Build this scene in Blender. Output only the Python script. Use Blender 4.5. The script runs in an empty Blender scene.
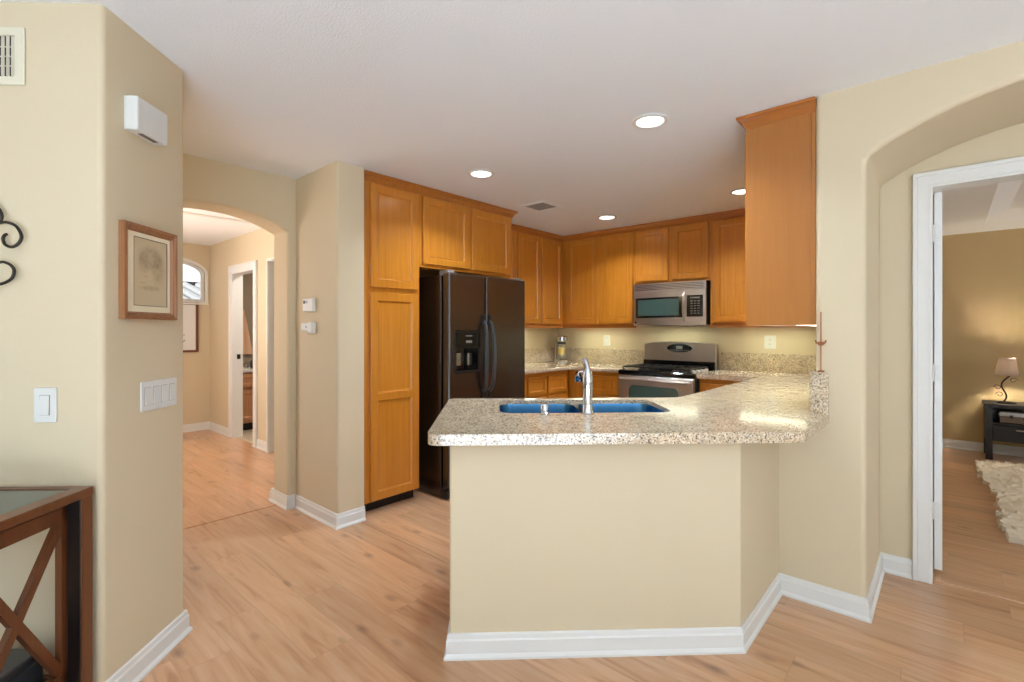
import bpy, bmesh, math, random
from mathutils import Matrix, Vector
random.seed(7)
S = bpy.context.scene
COL = S.collection
PI = math.pi

# ------------------------------------------------------------------ camera
YAW = math.radians(41.6)
EYE = 1.37
TOP = 2.537                       # ceiling height
cam = bpy.data.cameras.new('camera')
cam_o = bpy.data.objects.new('camera', cam)
COL.objects.link(cam_o)
cam_o.location = (0, 0, EYE)
cam_o.rotation_euler = (PI / 2, 0, YAW)
cam.sensor_width = 36
cam.lens = 492 / 1024 * 36
cam.shift_y = -11 / 1024
cam.clip_start = 0.02
S.camera = cam_o

# ------------------------------------------------------------------ world, exposure
S.view_settings.view_transform = 'Standard'
S.view_settings.look = 'None'
S.view_settings.gamma = 1
S.view_settings.use_curve_mapping = False
S.view_settings.exposure = -0.07
W = bpy.data.worlds.new('sky')
S.world = W
W.use_nodes = True
W.node_tree.nodes['Background'].inputs[0].default_value = (0.88, 0.93, 1.0, 1)
W.node_tree.nodes['Background'].inputs[1].default_value = 1.7


def aim(direction):
    return Vector(direction).to_track_quat('-Z', 'Y').to_euler()


def area(name, loc, direction, sx, sy, power, col=(1, 1, 1), spread=PI):
    l = bpy.data.lights.new(name, 'AREA')
    l.shape = 'RECTANGLE'
    l.size, l.size_y = sx, sy
    l.energy = power
    l.color = col
    l.spread = spread
    o = bpy.data.objects.new(name, l)
    COL.objects.link(o)
    o.location = loc
    o.rotation_euler = aim(direction)
    return o


DAY = (0.70, 0.87, 1.0)
# daylight through the living room's windows (behind the camera), and unseen bedroom and hall windows
area('window_daylight', (4.47, -0.9, 1.35), (-1, 0, 0.7), 5.0, 2.0, 30, DAY)
area('window_daylight', (2.25, -4.47, 1.35), (0, 1, 0.7), 3.7, 2.0, 4, DAY)
# sunshine through the living room's big window, onto a pale carpet added as bounce
sun_l = bpy.data.lights.new('sun', 'SUN')
sun_l.energy = 78
sun_l.angle = 0.01
sun_l.color = (0.93, 0.97, 1.0)
sun_o = bpy.data.objects.new('sun', sun_l)
COL.objects.link(sun_o)
sun_o.location = (0.8, -12, 9)
sun_o.rotation_euler = aim((0, math.cos(math.radians(30)), -math.sin(math.radians(30))))
area('window_daylight', (3.97, 5.6, 1.5), (-1, 0, 0), 1.8, 1.4, 38, (0.92, 0.96, 1.0))
area('bathroom_fill', (-6.2, 3.0, TOP - 0.03), (0, 0, -1), 0.4, 0.3, 22, (1.0, 0.95, 0.88))  # unseen fill added to brighten the view through the bathroom doorway
area('window_daylight', (-5.6, 0.34, 1.45), (0, 1, 0), 1.8, 1.7, 28, (0.97, 0.98, 0.98))  # unseen side window added to light the hall
area('hall_fill', (-3.25, 0.25, 2.15), (-0.35, 0.9, -0.1), 0.5, 0.4, 2.2, (1.0, 0.80, 0.55))  # unseen warm fill added to lift the arch wall


# ------------------------------------------------------------------ materials
def nt(name):
    m = bpy.data.materials.new(name)
    m.use_nodes = True
    n = m.node_tree
    return m, n, n.nodes['Principled BSDF']


def lin(c):
    return tuple(((v / 255) / 12.92 if v <= 10 else (((v / 255) + 0.055) / 1.055) ** 2.4) for v in c) + (1,)


def add(n, t, **kw):
    x = n.nodes.new(t)
    for k, v in kw.items():
        setattr(x, k, v)
    return x


def plain(name, srgb, rough=0.5, metal=0.0, noise=0.0, nscale=8.0, bump=0.0, bscale=200.0, coat=0.0, spec=0.5):
    m, n, b = nt(name)
    b.inputs['Base Color'].default_value = lin(srgb)
    b.inputs['Roughness'].default_value = rough
    b.inputs['Metallic'].default_value = metal
    b.inputs['Coat Weight'].default_value = coat
    b.inputs['Coat Roughness'].default_value = 0.12
    b.inputs['Specular IOR Level'].default_value = spec
    tc = add(n, 'ShaderNodeTexCoord')
    if noise:
        nz = add(n, 'ShaderNodeTexNoise')
        nz.inputs['Scale'].default_value = nscale
        n.links.new(tc.outputs['Object'], nz.inputs['Vector'])
        hs = add(n, 'ShaderNodeHueSaturation')
        hs.inputs['Color'].default_value = lin(srgb)
        mr = add(n, 'ShaderNodeMapRange')
        mr.inputs[3].default_value = 1 - noise
        mr.inputs[4].default_value = 1 + noise
        n.links.new(nz.outputs[0], mr.inputs[0])
        n.links.new(mr.outputs[0], hs.inputs['Value'])
        n.links.new(hs.outputs[0], b.inputs['Base Color'])
    if bump:
        nz2 = add(n, 'ShaderNodeTexNoise')
        nz2.inputs['Scale'].default_value = bscale
        nz2.inputs['Detail'].default_value = 3
        n.links.new(tc.outputs['Object'], nz2.inputs['Vector'])
        bp = add(n, 'ShaderNodeBump')
        bp.inputs['Strength'].default_value = bump
        bp.inputs['Distance'].default_value = 0.004
        n.links.new(nz2.outputs[0], bp.inputs['Height'])
        n.links.new(bp.outputs[0], b.inputs['Normal'])
    return m


def wood(name, dark, light, rough=0.3, coat=0.3, axis='Z', scale=1.0):
    m, n, b = nt(name)
    tc = add(n, 'ShaderNodeTexCoord')
    mp = add(n, 'ShaderNodeMapping')
    s = {'X': (1.2, 26, 26), 'Y': (26, 1.2, 26), 'Z': (26, 26, 1.2)}[axis]
    mp.inputs['Scale'].default_value = tuple(v * scale for v in s)
    n.links.new(tc.outputs['Object'], mp.inputs[0])
    nz = add(n, 'ShaderNodeTexNoise')
    nz.inputs['Scale'].default_value = 1.6
    nz.inputs['Detail'].default_value = 6
    nz.inputs['Roughness'].default_value = 0.62
    nz.inputs['Distortion'].default_value = 0.6
    n.links.new(mp.outputs[0], nz.inputs['Vector'])
    cr = add(n, 'ShaderNodeValToRGB')
    cr.color_ramp.elements[0].position = 0.3
    cr.color_ramp.elements[0].color = lin(dark)
    cr.color_ramp.elements[1].position = 0.72
    cr.color_ramp.elements[1].color = lin(light)
    n.links.new(nz.outputs[0], cr.inputs[0])
    n.links.new(cr.outputs[0], b.inputs['Base Color'])
    b.inputs['Roughness'].default_value = rough
    b.inputs['Coat Weight'].default_value = coat
    b.inputs['Coat Roughness'].default_value = 0.15
    return m


def planks(name):
    m, n, b = nt(name)
    tc = add(n, 'ShaderNodeTexCoord')
    sx = add(n, 'ShaderNodeSeparateXYZ')
    n.links.new(tc.outputs['Object'], sx.inputs[0])

    def mth(op, a, b=None):
        x = add(n, 'ShaderNodeMath', operation=op)
        for i, v in enumerate((a, b)):
            if v is None:
                continue
            if isinstance(v, (int, float)):
                x.inputs[i].default_value = v
            else:
                n.links.new(v, x.inputs[i])
        return x.outputs[0]
    yy = mth('DIVIDE', sx.outputs[1], 0.195)
    row = mth('FLOOR', yy)
    wn = add(n, 'ShaderNodeTexWhiteNoise', noise_dimensions='1D')
    n.links.new(row, wn.inputs['W'])
    xx = mth('ADD', mth('DIVIDE', sx.outputs[0], 1.28), wn.outputs[0])
    col = mth('FLOOR', xx)
    cb = add(n, 'ShaderNodeCombineXYZ')
    n.links.new(row, cb.inputs[0])
    n.links.new(col, cb.inputs[1])
    idn = add(n, 'ShaderNodeTexWhiteNoise', noise_dimensions='2D')
    n.links.new(cb.outputs[0], idn.inputs['Vector'])
    fy_ = mth('FRACT', yy)
    fx_ = mth('FRACT', xx)
    dy = mth('MULTIPLY', mth('MINIMUM', fy_, mth('SUBTRACT', 1.0, fy_)), 0.195)
    dx = mth('MULTIPLY', mth('MINIMUM', fx_, mth('SUBTRACT', 1.0, fx_)), 1.28)
    seam = add(n, 'ShaderNodeMapRange')
    seam.inputs[1].default_value = 0.0006
    seam.inputs[2].default_value = 0.0022
    seam.inputs[3].default_value = 0.35
    seam.inputs[4].default_value = 0.0
    n.links.new(mth('MINIMUM', dx, dy), seam.inputs[0])
    # every plank shifts the grain lookup
    mul = add(n, 'ShaderNodeVectorMath', operation='SCALE')
    n.links.new(idn.outputs['Color'], mul.inputs[0])
    mul.inputs['Scale'].default_value = 9.0
    va = add(n, 'ShaderNodeVectorMath', operation='ADD')
    n.links.new(tc.outputs['Object'], va.inputs[0])
    n.links.new(mul.outputs[0], va.inputs[1])
    mp = add(n, 'ShaderNodeMapping')
    mp.inputs['Scale'].default_value = (0.9, 9, 1)
    n.links.new(va.outputs[0], mp.inputs[0])
    nz = add(n, 'ShaderNodeTexNoise')
    nz.inputs['Scale'].default_value = 2.0
    nz.inputs['Detail'].default_value = 7
    nz.inputs['Roughness'].default_value = 0.6
    nz.inputs['Distortion'].default_value = 0.9
    n.links.new(mp.outputs[0], nz.inputs['Vector'])
    cr = add(n, 'ShaderNodeValToRGB')
    e = cr.color_ramp.elements
    e[0].position = 0.22
    e[0].color = lin((166, 118, 84))
    e[1].position = 0.8
    e[1].color = lin((218, 181, 146))
    k = e.new(0.45)
    k.color = lin((203, 156, 117))
    n.links.new(nz.outputs[0], cr.inputs[0])
    # knots
    mk = add(n, 'ShaderNodeMapping')
    mk.inputs['Scale'].default_value = (3.6, 7.5, 1)
    n.links.new(va.outputs[0], mk.inputs[0])
    vo = add(n, 'ShaderNodeTexVoronoi')
    vo.inputs['Scale'].default_value = 0.8
    n.links.new(mk.outputs[0], vo.inputs['Vector'])
    kr = add(n, 'ShaderNodeMapRange')
    kr.inputs[1].default_value = 0.03
    kr.inputs[2].default_value = 0.17
    kr.inputs[3].default_value = 0.58
    kr.inputs[4].default_value = 1.0
    n.links.new(vo.outputs['Distance'], kr.inputs[0])
    # plank tone
    tr = add(n, 'ShaderNodeMapRange')
    tr.inputs[3].default_value = 0.88
    tr.inputs[4].default_value = 1.1
    n.links.new(idn.outputs[0], tr.inputs[0])
    mm = add(n, 'ShaderNodeMath', operation='MULTIPLY')
    n.links.new(kr.outputs[0], mm.inputs[0])
    n.links.new(tr.outputs[0], mm.inputs[1])
    hs = add(n, 'ShaderNodeHueSaturation')
    n.links.new(cr.outputs[0], hs.inputs['Color'])
    n.links.new(mm.outputs[0], hs.inputs['Value'])
    mx = add(n, 'ShaderNodeMix', data_type='RGBA')
    n.links.new(seam.outputs[0], mx.inputs[0])
    n.links.new(hs.outputs[0], mx.inputs[6])
    mx.inputs[7].default_value = lin((150, 112, 82))
    n.links.new(mx.outputs[2], b.inputs['Base Color'])
    b.inputs['Roughness'].default_value = 0.3
    b.inputs['Specular IOR Level'].default_value = 0.6
    b.inputs['Coat Weight'].default_value = 0.25
    b.inputs['Coat Roughness'].default_value = 0.2
    return m


def granite(name):
    m, n, b = nt(name)
    tc = add(n, 'ShaderNodeTexCoord')
    v1 = add(n, 'ShaderNodeTexVoronoi')
    v1.inputs['Scale'].default_value = 200
    n.links.new(tc.outputs['Object'], v1.inputs['Vector'])
    cr = add(n, 'ShaderNodeValToRGB')
    cr.color_ramp.interpolation = 'CONSTANT'
    e = cr.color_ramp.elements
    e[0].position = 0.0
    e[0].color = lin((84, 76, 70))
    e[1].position = 0.06
    e[1].color = lin((164, 138, 108))
    for p, c in ((0.17, (196, 174, 144)), (0.40, (220, 202, 174)), (0.66, (208, 186, 154)), (0.84, (230, 220, 202)), (0.96, (146, 134, 124))):
        x = e.new(p)
        x.color = lin(c)
    sep = add(n, 'ShaderNodeSeparateColor')
    n.links.new(v1.outputs['Color'], sep.inputs[0])
    n.links.new(sep.outputs[0], cr.inputs[0])
    nz = add(n, 'ShaderNodeTexNoise')
    nz.inputs['Scale'].default_value = 14
    nz.inputs['Detail'].default_value = 4
    n.links.new(tc.outputs['Object'], nz.inputs['Vector'])
    mr = add(n, 'ShaderNodeMapRange')
    mr.inputs[1].default_value = 0.3
    mr.inputs[2].default_value = 0.7
    mr.inputs[3].default_value = 0.82
    mr.inputs[4].default_value = 1.1
    n.links.new(nz.outputs[0], mr.inputs[0])
    hs = add(n, 'ShaderNodeHueSaturation')
    n.links.new(cr.outputs[0], hs.inputs['Color'])
    n.links.new(mr.outputs[0], hs.inputs['Value'])
    n.links.new(hs.outputs[0], b.inputs['Base Color'])
    b.inputs['Roughness'].default_value = 0.1
    b.inputs['Specular IOR Level'].default_value = 0.6
    return m


def glow(name, col, strength):
    m, n, b = nt(name)
    b.inputs['Base Color'].default_value = (0.8, 0.8, 0.8, 1)
    b.inputs['Emission Color'].default_value = col + (1,)
    b.inputs['Emission Strength'].default_value = strength
    return m


def glass(name, col=(0.95, 0.98, 1.0), rough=0.02):
    m, n, b = nt(name)
    b.inputs['Base Color'].default_value = col + (1,)
    b.inputs['Transmission Weight'].default_value = 1
    b.inputs['Roughness'].default_value = rough
    b.inputs['IOR'].default_value = 1.45
    return m


M = {
    'paint': plain('cream wall paint', (213, 197, 166), 0.72, noise=0.015, nscale=2.5, bump=0.12, bscale=90, spec=0.3),
    'tan': plain('tan bedroom paint', (196, 172, 128), 0.75, bump=0.12, bscale=90, spec=0.3),
    'ceil': plain('ceiling knockdown texture', (243, 244, 244), 0.85, bump=0.6, bscale=110, spec=0.2),
    'white': plain('white trim paint', (226, 225, 220), 0.4),
    'plastic': plain('white plastic', (220, 219, 213), 0.35),
    'floor': planks('laminate planks'),
    'granite': granite('speckled granite'),
    'wood': wood('honey maple', (184, 114, 34), (204, 132, 44), 0.28, 0.35),
    'wood_h': wood('honey maple across', (184, 114, 34), (204, 132, 44), 0.28, 0.35, 'Y'),
    'wood_end': wood('honey maple end panel', (166, 105, 46), (174, 113, 51), 0.34, 0.2),
    'crown': wood('honey maple moulding shade tone', (158, 92, 34), (182, 112, 46), 0.3, 0.3, 'X'),  # door maple with its shading darkened into the colour
    'dark_gap': plain('dark recess', (34, 24, 18), 0.7),
    'black_tex': plain('black textured steel', (32, 23, 19), 0.22, bump=0.55, bscale=120, coat=0.55, spec=0.8),
    'black': plain('black plastic', (16, 16, 17), 0.3),
    'black_gloss': plain('black glass', (8, 9, 10), 0.06, spec=0.8),
    'iron': plain('cast iron', (26, 26, 27), 0.28, spec=0.8),
    'steel': plain('brushed stainless', (206, 198, 190), 0.34, 1.0),
    'sink_reflect_steel': plain('sink stainless with sky reflection tint', (86, 148, 192), 0.25, 1.0),  # blue sky reflection mixed into the steel's base colour
    'chrome': plain('polished chrome', (196, 199, 204), 0.1, 1.0),
    'grey_metal': plain('dark bronze metal', (58, 52, 46), 0.4, 0.6),
    'walnut': wood('brown table wood', (92, 52, 28), (116, 68, 40), 0.35, 0.2),
    'espresso': wood('espresso wood', (10, 7, 8), (16, 11, 12), 0.35, 0.0),
    'table_glass': plain('smoked glass top', (86, 100, 96), 0.08, spec=0.7),
    'oak_frame': wood('oak frame', (134, 88, 54), (168, 116, 76), 0.4, 0.1, 'Z', 2),
    'mat': plain('cream mat board', (238, 226, 196), 0.8),
    'lens': glow('lit downlight lens', (1.0, 0.97, 0.92), 7.0),
    'tube': glow('lit fluorescent tube', (1.0, 0.97, 0.86), 4.0),
    'glass': glass('clear glass'),
    'towel': plain('peach towel', (226, 182, 146), 0.9, bump=0.5, bscale=120),
    'vanity': wood('vanity oak', (178, 124, 84), (204, 150, 108), 0.4, 0.1),
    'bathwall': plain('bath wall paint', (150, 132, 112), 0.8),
    'tile': plain('bath floor tile', (206, 190, 164), 0.4),
    'house_wall': plain('outside wall render', (104, 103, 102), 0.8, bump=0.3, bscale=60),
    'roof': plain('roof tile', (58, 57, 56), 0.9, noise=0.12, nscale=6, spec=0.05),
    'stucco': plain('pale stucco', (228, 228, 226), 0.8, bump=0.3, bscale=60),
    'darkbox': plain('dark grey casing', (52, 56, 60), 0.35),
    'shag': plain('cream shag', (232, 220, 198), 0.95, noise=0.08, nscale=40, bump=1.0, bscale=80),
    'oven_glass': plain('oven glass with reflection colour', (62, 84, 78), 0.08, spec=0.8),  # greenish reflection put into the dark glass colour
    'label': plain('yellow label', (216, 190, 110), 0.6),
    'copper': plain('copper hook', (168, 112, 74), 0.35, 0.6),
    'grey': plain('grey print', (120, 118, 116), 0.6),
    'carpet': plain('pale bounce carpet', (208, 221, 235), 0.95, bump=0.6, bscale=120),
    'vent_grey': plain('grey vent enamel', (168, 166, 162), 0.6),
    'vent': plain('vent enamel', (222, 214, 190), 0.5),
    'silver_box': plain('pale grey lid', (190, 194, 198), 0.4),
    'brown_box': plain('taupe leatherette', (108, 90, 76), 0.5),
}


def shade_mat():
    m, n, b = nt('lampshade fabric')
    out = n.nodes['Material Output']
    d = add(n, 'ShaderNodeBsdfDiffuse')
    d.inputs[0].default_value = lin((158, 140, 132))
    t = add(n, 'ShaderNodeBsdfTranslucent')
    t.inputs[0].default_value = lin((206, 196, 184))
    mx = add(n, 'ShaderNodeMixShader')
    mx.inputs[0].default_value = 0.42
    n.links.new(d.outputs[0], mx.inputs[1])
    n.links.new(t.outputs[0], mx.inputs[2])
    n.links.new(mx.outputs[0], out.inputs[0])
    return m


M['shade'] = shade_mat()


def sketch_mat():
    # a plain sepia chalk study: soft rounded smudges on buff paper
    m, n, b = nt('sepia chalk study')
    tc = add(n, 'ShaderNodeTexCoord')
    sx = add(n, 'ShaderNodeSeparateXYZ')
    n.links.new(tc.outputs['Generated'], sx.inputs[0])
    prev = None

    def blob(cx, cz, rx, rz, soft, amt):
        cb = add(n, 'ShaderNodeCombineXYZ')
        for i, (o, c, r) in enumerate(((sx.outputs[1], cx, rx), (sx.outputs[2], cz, rz))):
            s = add(n, 'ShaderNodeMath', operation='SUBTRACT')
            n.links.new(o, s.inputs[0])
            s.inputs[1].default_value = c
            d = add(n, 'ShaderNodeMath', operation='DIVIDE')
            n.links.new(s.outputs[0], d.inputs[0])
            d.inputs[1].default_value = r
            n.links.new(d.outputs[0], cb.inputs[i])
        ln = add(n, 'ShaderNodeVectorMath', operation='LENGTH')
        n.links.new(cb.outputs[0], ln.inputs[0])
        mr = add(n, 'ShaderNodeMapRange', interpolation_type='SMOOTHSTEP')
        mr.inputs[1].default_value = 1 - soft
        mr.inputs[2].default_value = 1 + soft
        mr.inputs[3].default_value = amt
        mr.inputs[4].default_value = 0
        n.links.new(ln.outputs[1], mr.inputs[0])
        return mr.outputs[0]
    nz = add(n, 'ShaderNodeTexNoise')
    nz.inputs['Scale'].default_value = 60
    nz.inputs['Detail'].default_value = 5
    n.links.new(tc.outputs['Object'], nz.inputs['Vector'])
    total = None
    for a in ((0.52, 0.72, 0.34, 0.17, 0.35, 0.5), (0.74, 0.55, 0.17, 0.22, 0.5, 0.45), (0.3, 0.62, 0.16, 0.14, 0.5, 0.28),
              (0.5, 0.27, 0.26, 0.035, 0.6, 0.5), (0.36, 0.44, 0.06, 0.012, 0.6, 0.4), (0.3, 0.345, 0.08, 0.012, 0.6, 0.35)):
        o = blob(*a)
        if total is None:
            total = o
        else:
            x = add(n, 'ShaderNodeMath', operation='ADD')
            n.links.new(total, x.inputs[0])
            n.links.new(o, x.inputs[1])
            total = x.outputs[0]
    mu = add(n, 'ShaderNodeMath', operation='MULTIPLY')
    n.links.new(total, mu.inputs[0])
    n.links.new(nz.outputs[0], mu.inputs[1])
    mx = add(n, 'ShaderNodeMix', data_type='RGBA')
    n.links.new(mu.outputs[0], mx.inputs[0])
    mx.inputs[6].default_value = lin((210, 192, 158))
    mx.inputs[7].default_value = lin((84, 52, 26))
    n.links.new(mx.outputs[2], b.inputs['Base Color'])
    b.inputs['Roughness'].default_value = 0.25
    return m


M['sketch'] = sketch_mat()


# ------------------------------------------------------------------ mesh helpers
class MB:
    def __init__(self, T=None):
        self.bm = bmesh.new()
        self.T = T or Matrix.Identity(4)

    def v(self, x, y, z):
        return self.bm.verts.new(self.T @ Vector((x, y, z)))

    def face(self, vs):
        try:
            return self.bm.faces.new(vs)
        except ValueError:
            return None

    def box(self, x0, x1, y0, y1, z0, z1, bev=0.0, seg=2):
        p = [self.v(x, y, z) for z in (z0, z1) for x, y in ((x0, y0), (x1, y0), (x1, y1), (x0, y1))]
        fs = [self.face([p[i] for i in q]) for q in ((3, 2, 1, 0), (4, 5, 6, 7), (0, 1, 5, 4), (1, 2, 6, 5), (2, 3, 7, 6), (3, 0, 4, 7))]
        if bev:
            es = list({e for f in fs for e in f.edges})
            bmesh.ops.bevel(self.bm, geom=es, offset=bev, segments=seg, profile=0.5, affect='EDGES')
        return self

    def prism(self, poly, z0, z1, holes=(), axis='Z'):
        """poly in 2D extruded from z0 to z1; axis picks which coordinate is the extrusion."""
        def P(u, w, h):
            return {'Z': (u, w, h), 'Y': (u, h, w), 'X': (h, u, w)}[axis]
        loops = [poly] + list(holes)
        rings = []
        for h in (z0, z1):
            rr = []
            for lp in loops:
                rr.append([self.v(*P(a, c, h)) for a, c in lp])
            rings.append(rr)
        for k in range(len(loops)):
            a, c = rings[0][k], rings[1][k]
            nn = len(a)
            for i in range(nn):
                self.face([a[i], a[(i + 1) % nn], c[(i + 1) % nn], c[i]])
        for rr in rings:
            if len(loops) == 1:
                self.face(rr[0])
            else:
                es = []
                for lp in rr:
                    for i in range(len(lp)):
                        e = self.bm.edges.get((lp[i], lp[(i + 1) % len(lp)])) or self.bm.edges.new((lp[i], lp[(i + 1) % len(lp)]))
                        es.append(e)
                bmesh.ops.triangle_fill(self.bm, use_beauty=True, use_dissolve=False, edges=es)
        return self

    def lathe(self, prof, c=(0, 0, 0), n=24, R=None):
        """prof: (radius, height); turned about Z through c, R optional rotation."""
        R = R or Matrix.Identity(4)
        cc = Vector(c)
        rings = []
        for r, h in prof:
            if r < 1e-5:
                p = cc + (R @ Vector((0, 0, h)))
                rings.append([self.v(*p)])
            else:
                rings.append([self.v(*(cc + (R @ Vector((r * math.cos(2 * PI * i / n), r * math.sin(2 * PI * i / n), h))))) for i in range(n)])
        for a, b in zip(rings, rings[1:]):
            for i in range(n):
                j = (i + 1) % n
                if len(a) == 1 and len(b) == 1:
                    continue
                if len(a) == 1:
                    self.face([a[0], b[j], b[i]])
                elif len(b) == 1:
                    self.face([a[i], a[j], b[0]])
                else:
                    self.face([a[i], a[j], b[j], b[i]])
        return self

    def tube(self, pts, r, n=10, caps=True):
        pts = [Vector(p) for p in pts]
        rs = r if isinstance(r, (list, tuple)) else [r] * len(pts)
        rings = []
        up = None
        for i, p in enumerate(pts):
            d = (pts[min(i + 1, len(pts) - 1)] - pts[max(i - 1, 0)]).normalized()
            if up is None:
                up = Vector((0, 0, 1)) if abs(d.z) < 0.9 else Vector((1, 0, 0))
            s = d.cross(up).normalized()
            up = s.cross(d).normalized()
            rings.append([self.v(*(p + rs[i] * (math.cos(2 * PI * k / n) * s + math.sin(2 * PI * k / n) * up))) for k in range(n)])
        for a, b in zip(rings, rings[1:]):
            for i in range(n):
                j = (i + 1) % n
                self.face([a[i], a[j], b[j], b[i]])
        if caps:
            self.face(rings[0][::-1])
            self.face(rings[-1])
        return self

    def bar(self, p, q, w, h):
        """square bar from p to q, width w (horizontal), height h."""
        p, q = Vector(p), Vector(q)
        d = (q - p).normalized()
        up = Vector((0, 0, 1)) if abs(d.z) < 0.99 else Vector((0, 1, 0))
        s = d.cross(up).normalized() * w / 2
        u = s.cross(d).normalized() * h / 2
        a = [self.v(*(p + x)) for x in (-s - u, s - u, s + u, -s + u)]
        b = [self.v(*(q + x)) for x in (-s - u, s - u, s + u, -s + u)]
        self.face(a[::-1])
        self.face(b)
        for i in range(4):
            j = (i + 1) % 4
            self.face([a[i], a[j], b[j], b[i]])
        return self

    def sweep(self, path, prof, prev=None, nxt=None):
        """profile (out, z) swept along a 2D path, outward on its right-hand side, mitred."""
        pts = [Vector(p) for p in path]
        ext = [Vector(prev)] if prev else [2 * pts[0] - pts[1]]
        ext += pts + ([Vector(nxt)] if nxt else [2 * pts[-1] - pts[-2]])
        rings = []
        for i in range(1, len(ext) - 1):
            d0 = (ext[i] - ext[i - 1]).normalized()
            d1 = (ext[i + 1] - ext[i]).normalized()
            n0, n1 = Vector((d0.y, -d0.x)), Vector((d1.y, -d1.x))
            m = (n0 + n1)
            m = m / max(m.dot(n0), 0.2)
            rings.append([self.v(ext[i].x + m.x * o, ext[i].y + m.y * o, z) for o, z in prof])
        k = len(prof)
        for a, b in zip(rings, rings[1:]):
            for i in range(k):
                j = (i + 1) % k
                self.face([a[i], a[j], b[j], b[i]])
        self.face(rings[0])
        self.face(rings[-1][::-1])
        return self

    def door(self, w, h, t=0.023, s=0.06, panels=None, rec=0.012, lip=0.011, raised=False):
        """framed door in local x (width), z (height), front at y = -t."""
        panels = panels or [(s, h - s)]
        c = 0.004
        # outer slab with chamfered front
        b0 = [self.v(x, 0, z) for x, z in ((0, 0), (w, 0), (w, h), (0, h))]
        b1 = [self.v(x, -t + c, z) for x, z in ((0, 0), (w, 0), (w, h), (0, h))]
        self.face(b0)
        for i in range(4):
            j = (i + 1) % 4
            self.face([b0[j], b0[i], b1[i], b1[j]])
        xs = [c, s, w - s, w - c]
        zs = [c]
        for p, q in panels:
            zs += [p, q]
        zs.append(h - c)
        g = {(i, k): self.v(xs[i], -t, zs[k]) for i in range(4) for k in range(len(zs))}
        kk = len(zs) - 1
        ring = [g[0, 0], g[3, 0], g[3, kk], g[0, kk]]
        rail = [[g[0, 0], g[1, 0], g[2, 0], g[3, 0]], [g[3, k] for k in range(kk + 1)], [g[3, kk], g[2, kk], g[1, kk], g[0, kk]], [g[0, k] for k in range(kk, -1, -1)]]
        for i in range(4):
            self.face([b1[i], b1[(i + 1) % 4]] + rail[i][::-1])
        for k in range(kk):
            for i in range(3):
                q = [g[i, k], g[i + 1, k], g[i + 1, k + 1], g[i, k + 1]]
                if i == 1 and k % 2 == 1:
                    z0, z1 = zs[k], zs[k + 1]
                    inn = [self.v(x, -t + rec, z) for x, z in ((s + lip, z0 + lip), (w - s - lip, z0 + lip), (w - s - lip, z1 - lip), (s + lip, z1 - lip))]
                    for a in range(4):
                        bb = (a + 1) % 4
                        self.face([q[a], q[bb], inn[bb], inn[a]])
                    self.face(inn)
                else:
                    self.face(q)
        return self


def loc_of(o):
    v = Vector((0, 0, 0))
    while o is not None:
        v += o.location
        o = o.parent
    return v


def obj(name, mb, mat, parent=None, loc=None, smooth=False, bevel=0.0, seg=3, kind=None, label=None):
    bm = mb.bm
    bmesh.ops.remove_doubles(bm, verts=bm.verts, dist=1e-6)
    bmesh.ops.recalc_face_normals(bm, faces=bm.faces)
    if parent is not None:
        base = loc_of(parent)
        own = Vector((0, 0, 0))
    else:
        if loc is None:
            xs = [v.co for v in bm.verts]
            loc = (sum(c.x for c in xs) / len(xs), sum(c.y for c in xs) / len(xs), min(c.z for c in xs))
            if kind == 'structure':
                loc = (0, 0, 0)
        base = Vector(loc)
        own = Vector(loc)
    bmesh.ops.translate(bm, verts=bm.verts, vec=-base)
    me = bpy.data.meshes.new(name)
    bm.to_mesh(me)
    bm.free()
    me.materials.append(M[mat] if isinstance(mat, str) else mat)
    if smooth:
        for p in me.polygons:
            p.use_smooth = True
    o = bpy.data.objects.new(name, me)
    COL.objects.link(o)
    o.location = own
    if parent is not None:
        o.parent = parent
    if bevel:
        b = o.modifiers.new('bevel', 'BEVEL')
        b.width = bevel
        b.segments = seg
        b.limit_method = 'ANGLE'
        b.angle_limit = math.radians(50)
    if smooth:
        try:
            me.set_sharp_from_angle(angle=math.radians(30))
        except Exception:
            pass
    if kind:
        o['kind'] = kind
    if label:
        o['label'] = label
    return o


def thing(name, label, cat, loc, group=None):
    o = bpy.data.objects.new(name, None)
    COL.objects.link(o)
    o.location = loc
    o.empty_display_size = 0.1
    o['label'] = label
    o['category'] = cat
    if group:
        o['group'] = group
    return o


def tag(o, label, cat, group=None):
    o['label'] = label
    o['category'] = cat
    if group:
        o['group'] = group
    return o


def struct(name, mb, mat, **k):
    return obj(name, mb, mat, kind='structure', **k)


def copy_thing(root, loc, label=None, group=None):
    r = root.copy()
    COL.objects.link(r)
    r.location = loc
    if label:
        r['label'] = label
    if group:
        r['group'] = group
    for ch in list(root.children):
        c = ch.copy()
        COL.objects.link(c)
        c.parent = r
        for g in list(ch.children):
            d = g.copy()
            COL.objects.link(d)
            d.parent = c
    return r


def frame(o, ux, uy):
    """local x -> ux, y -> uy, z up, origin o."""
    return Matrix(((ux[0], uy[0], 0, o[0]), (ux[1], uy[1], 0, o[1]), (0, 0, 1, o[2] if len(o) > 2 else 0), (0, 0, 0, 1)))


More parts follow.
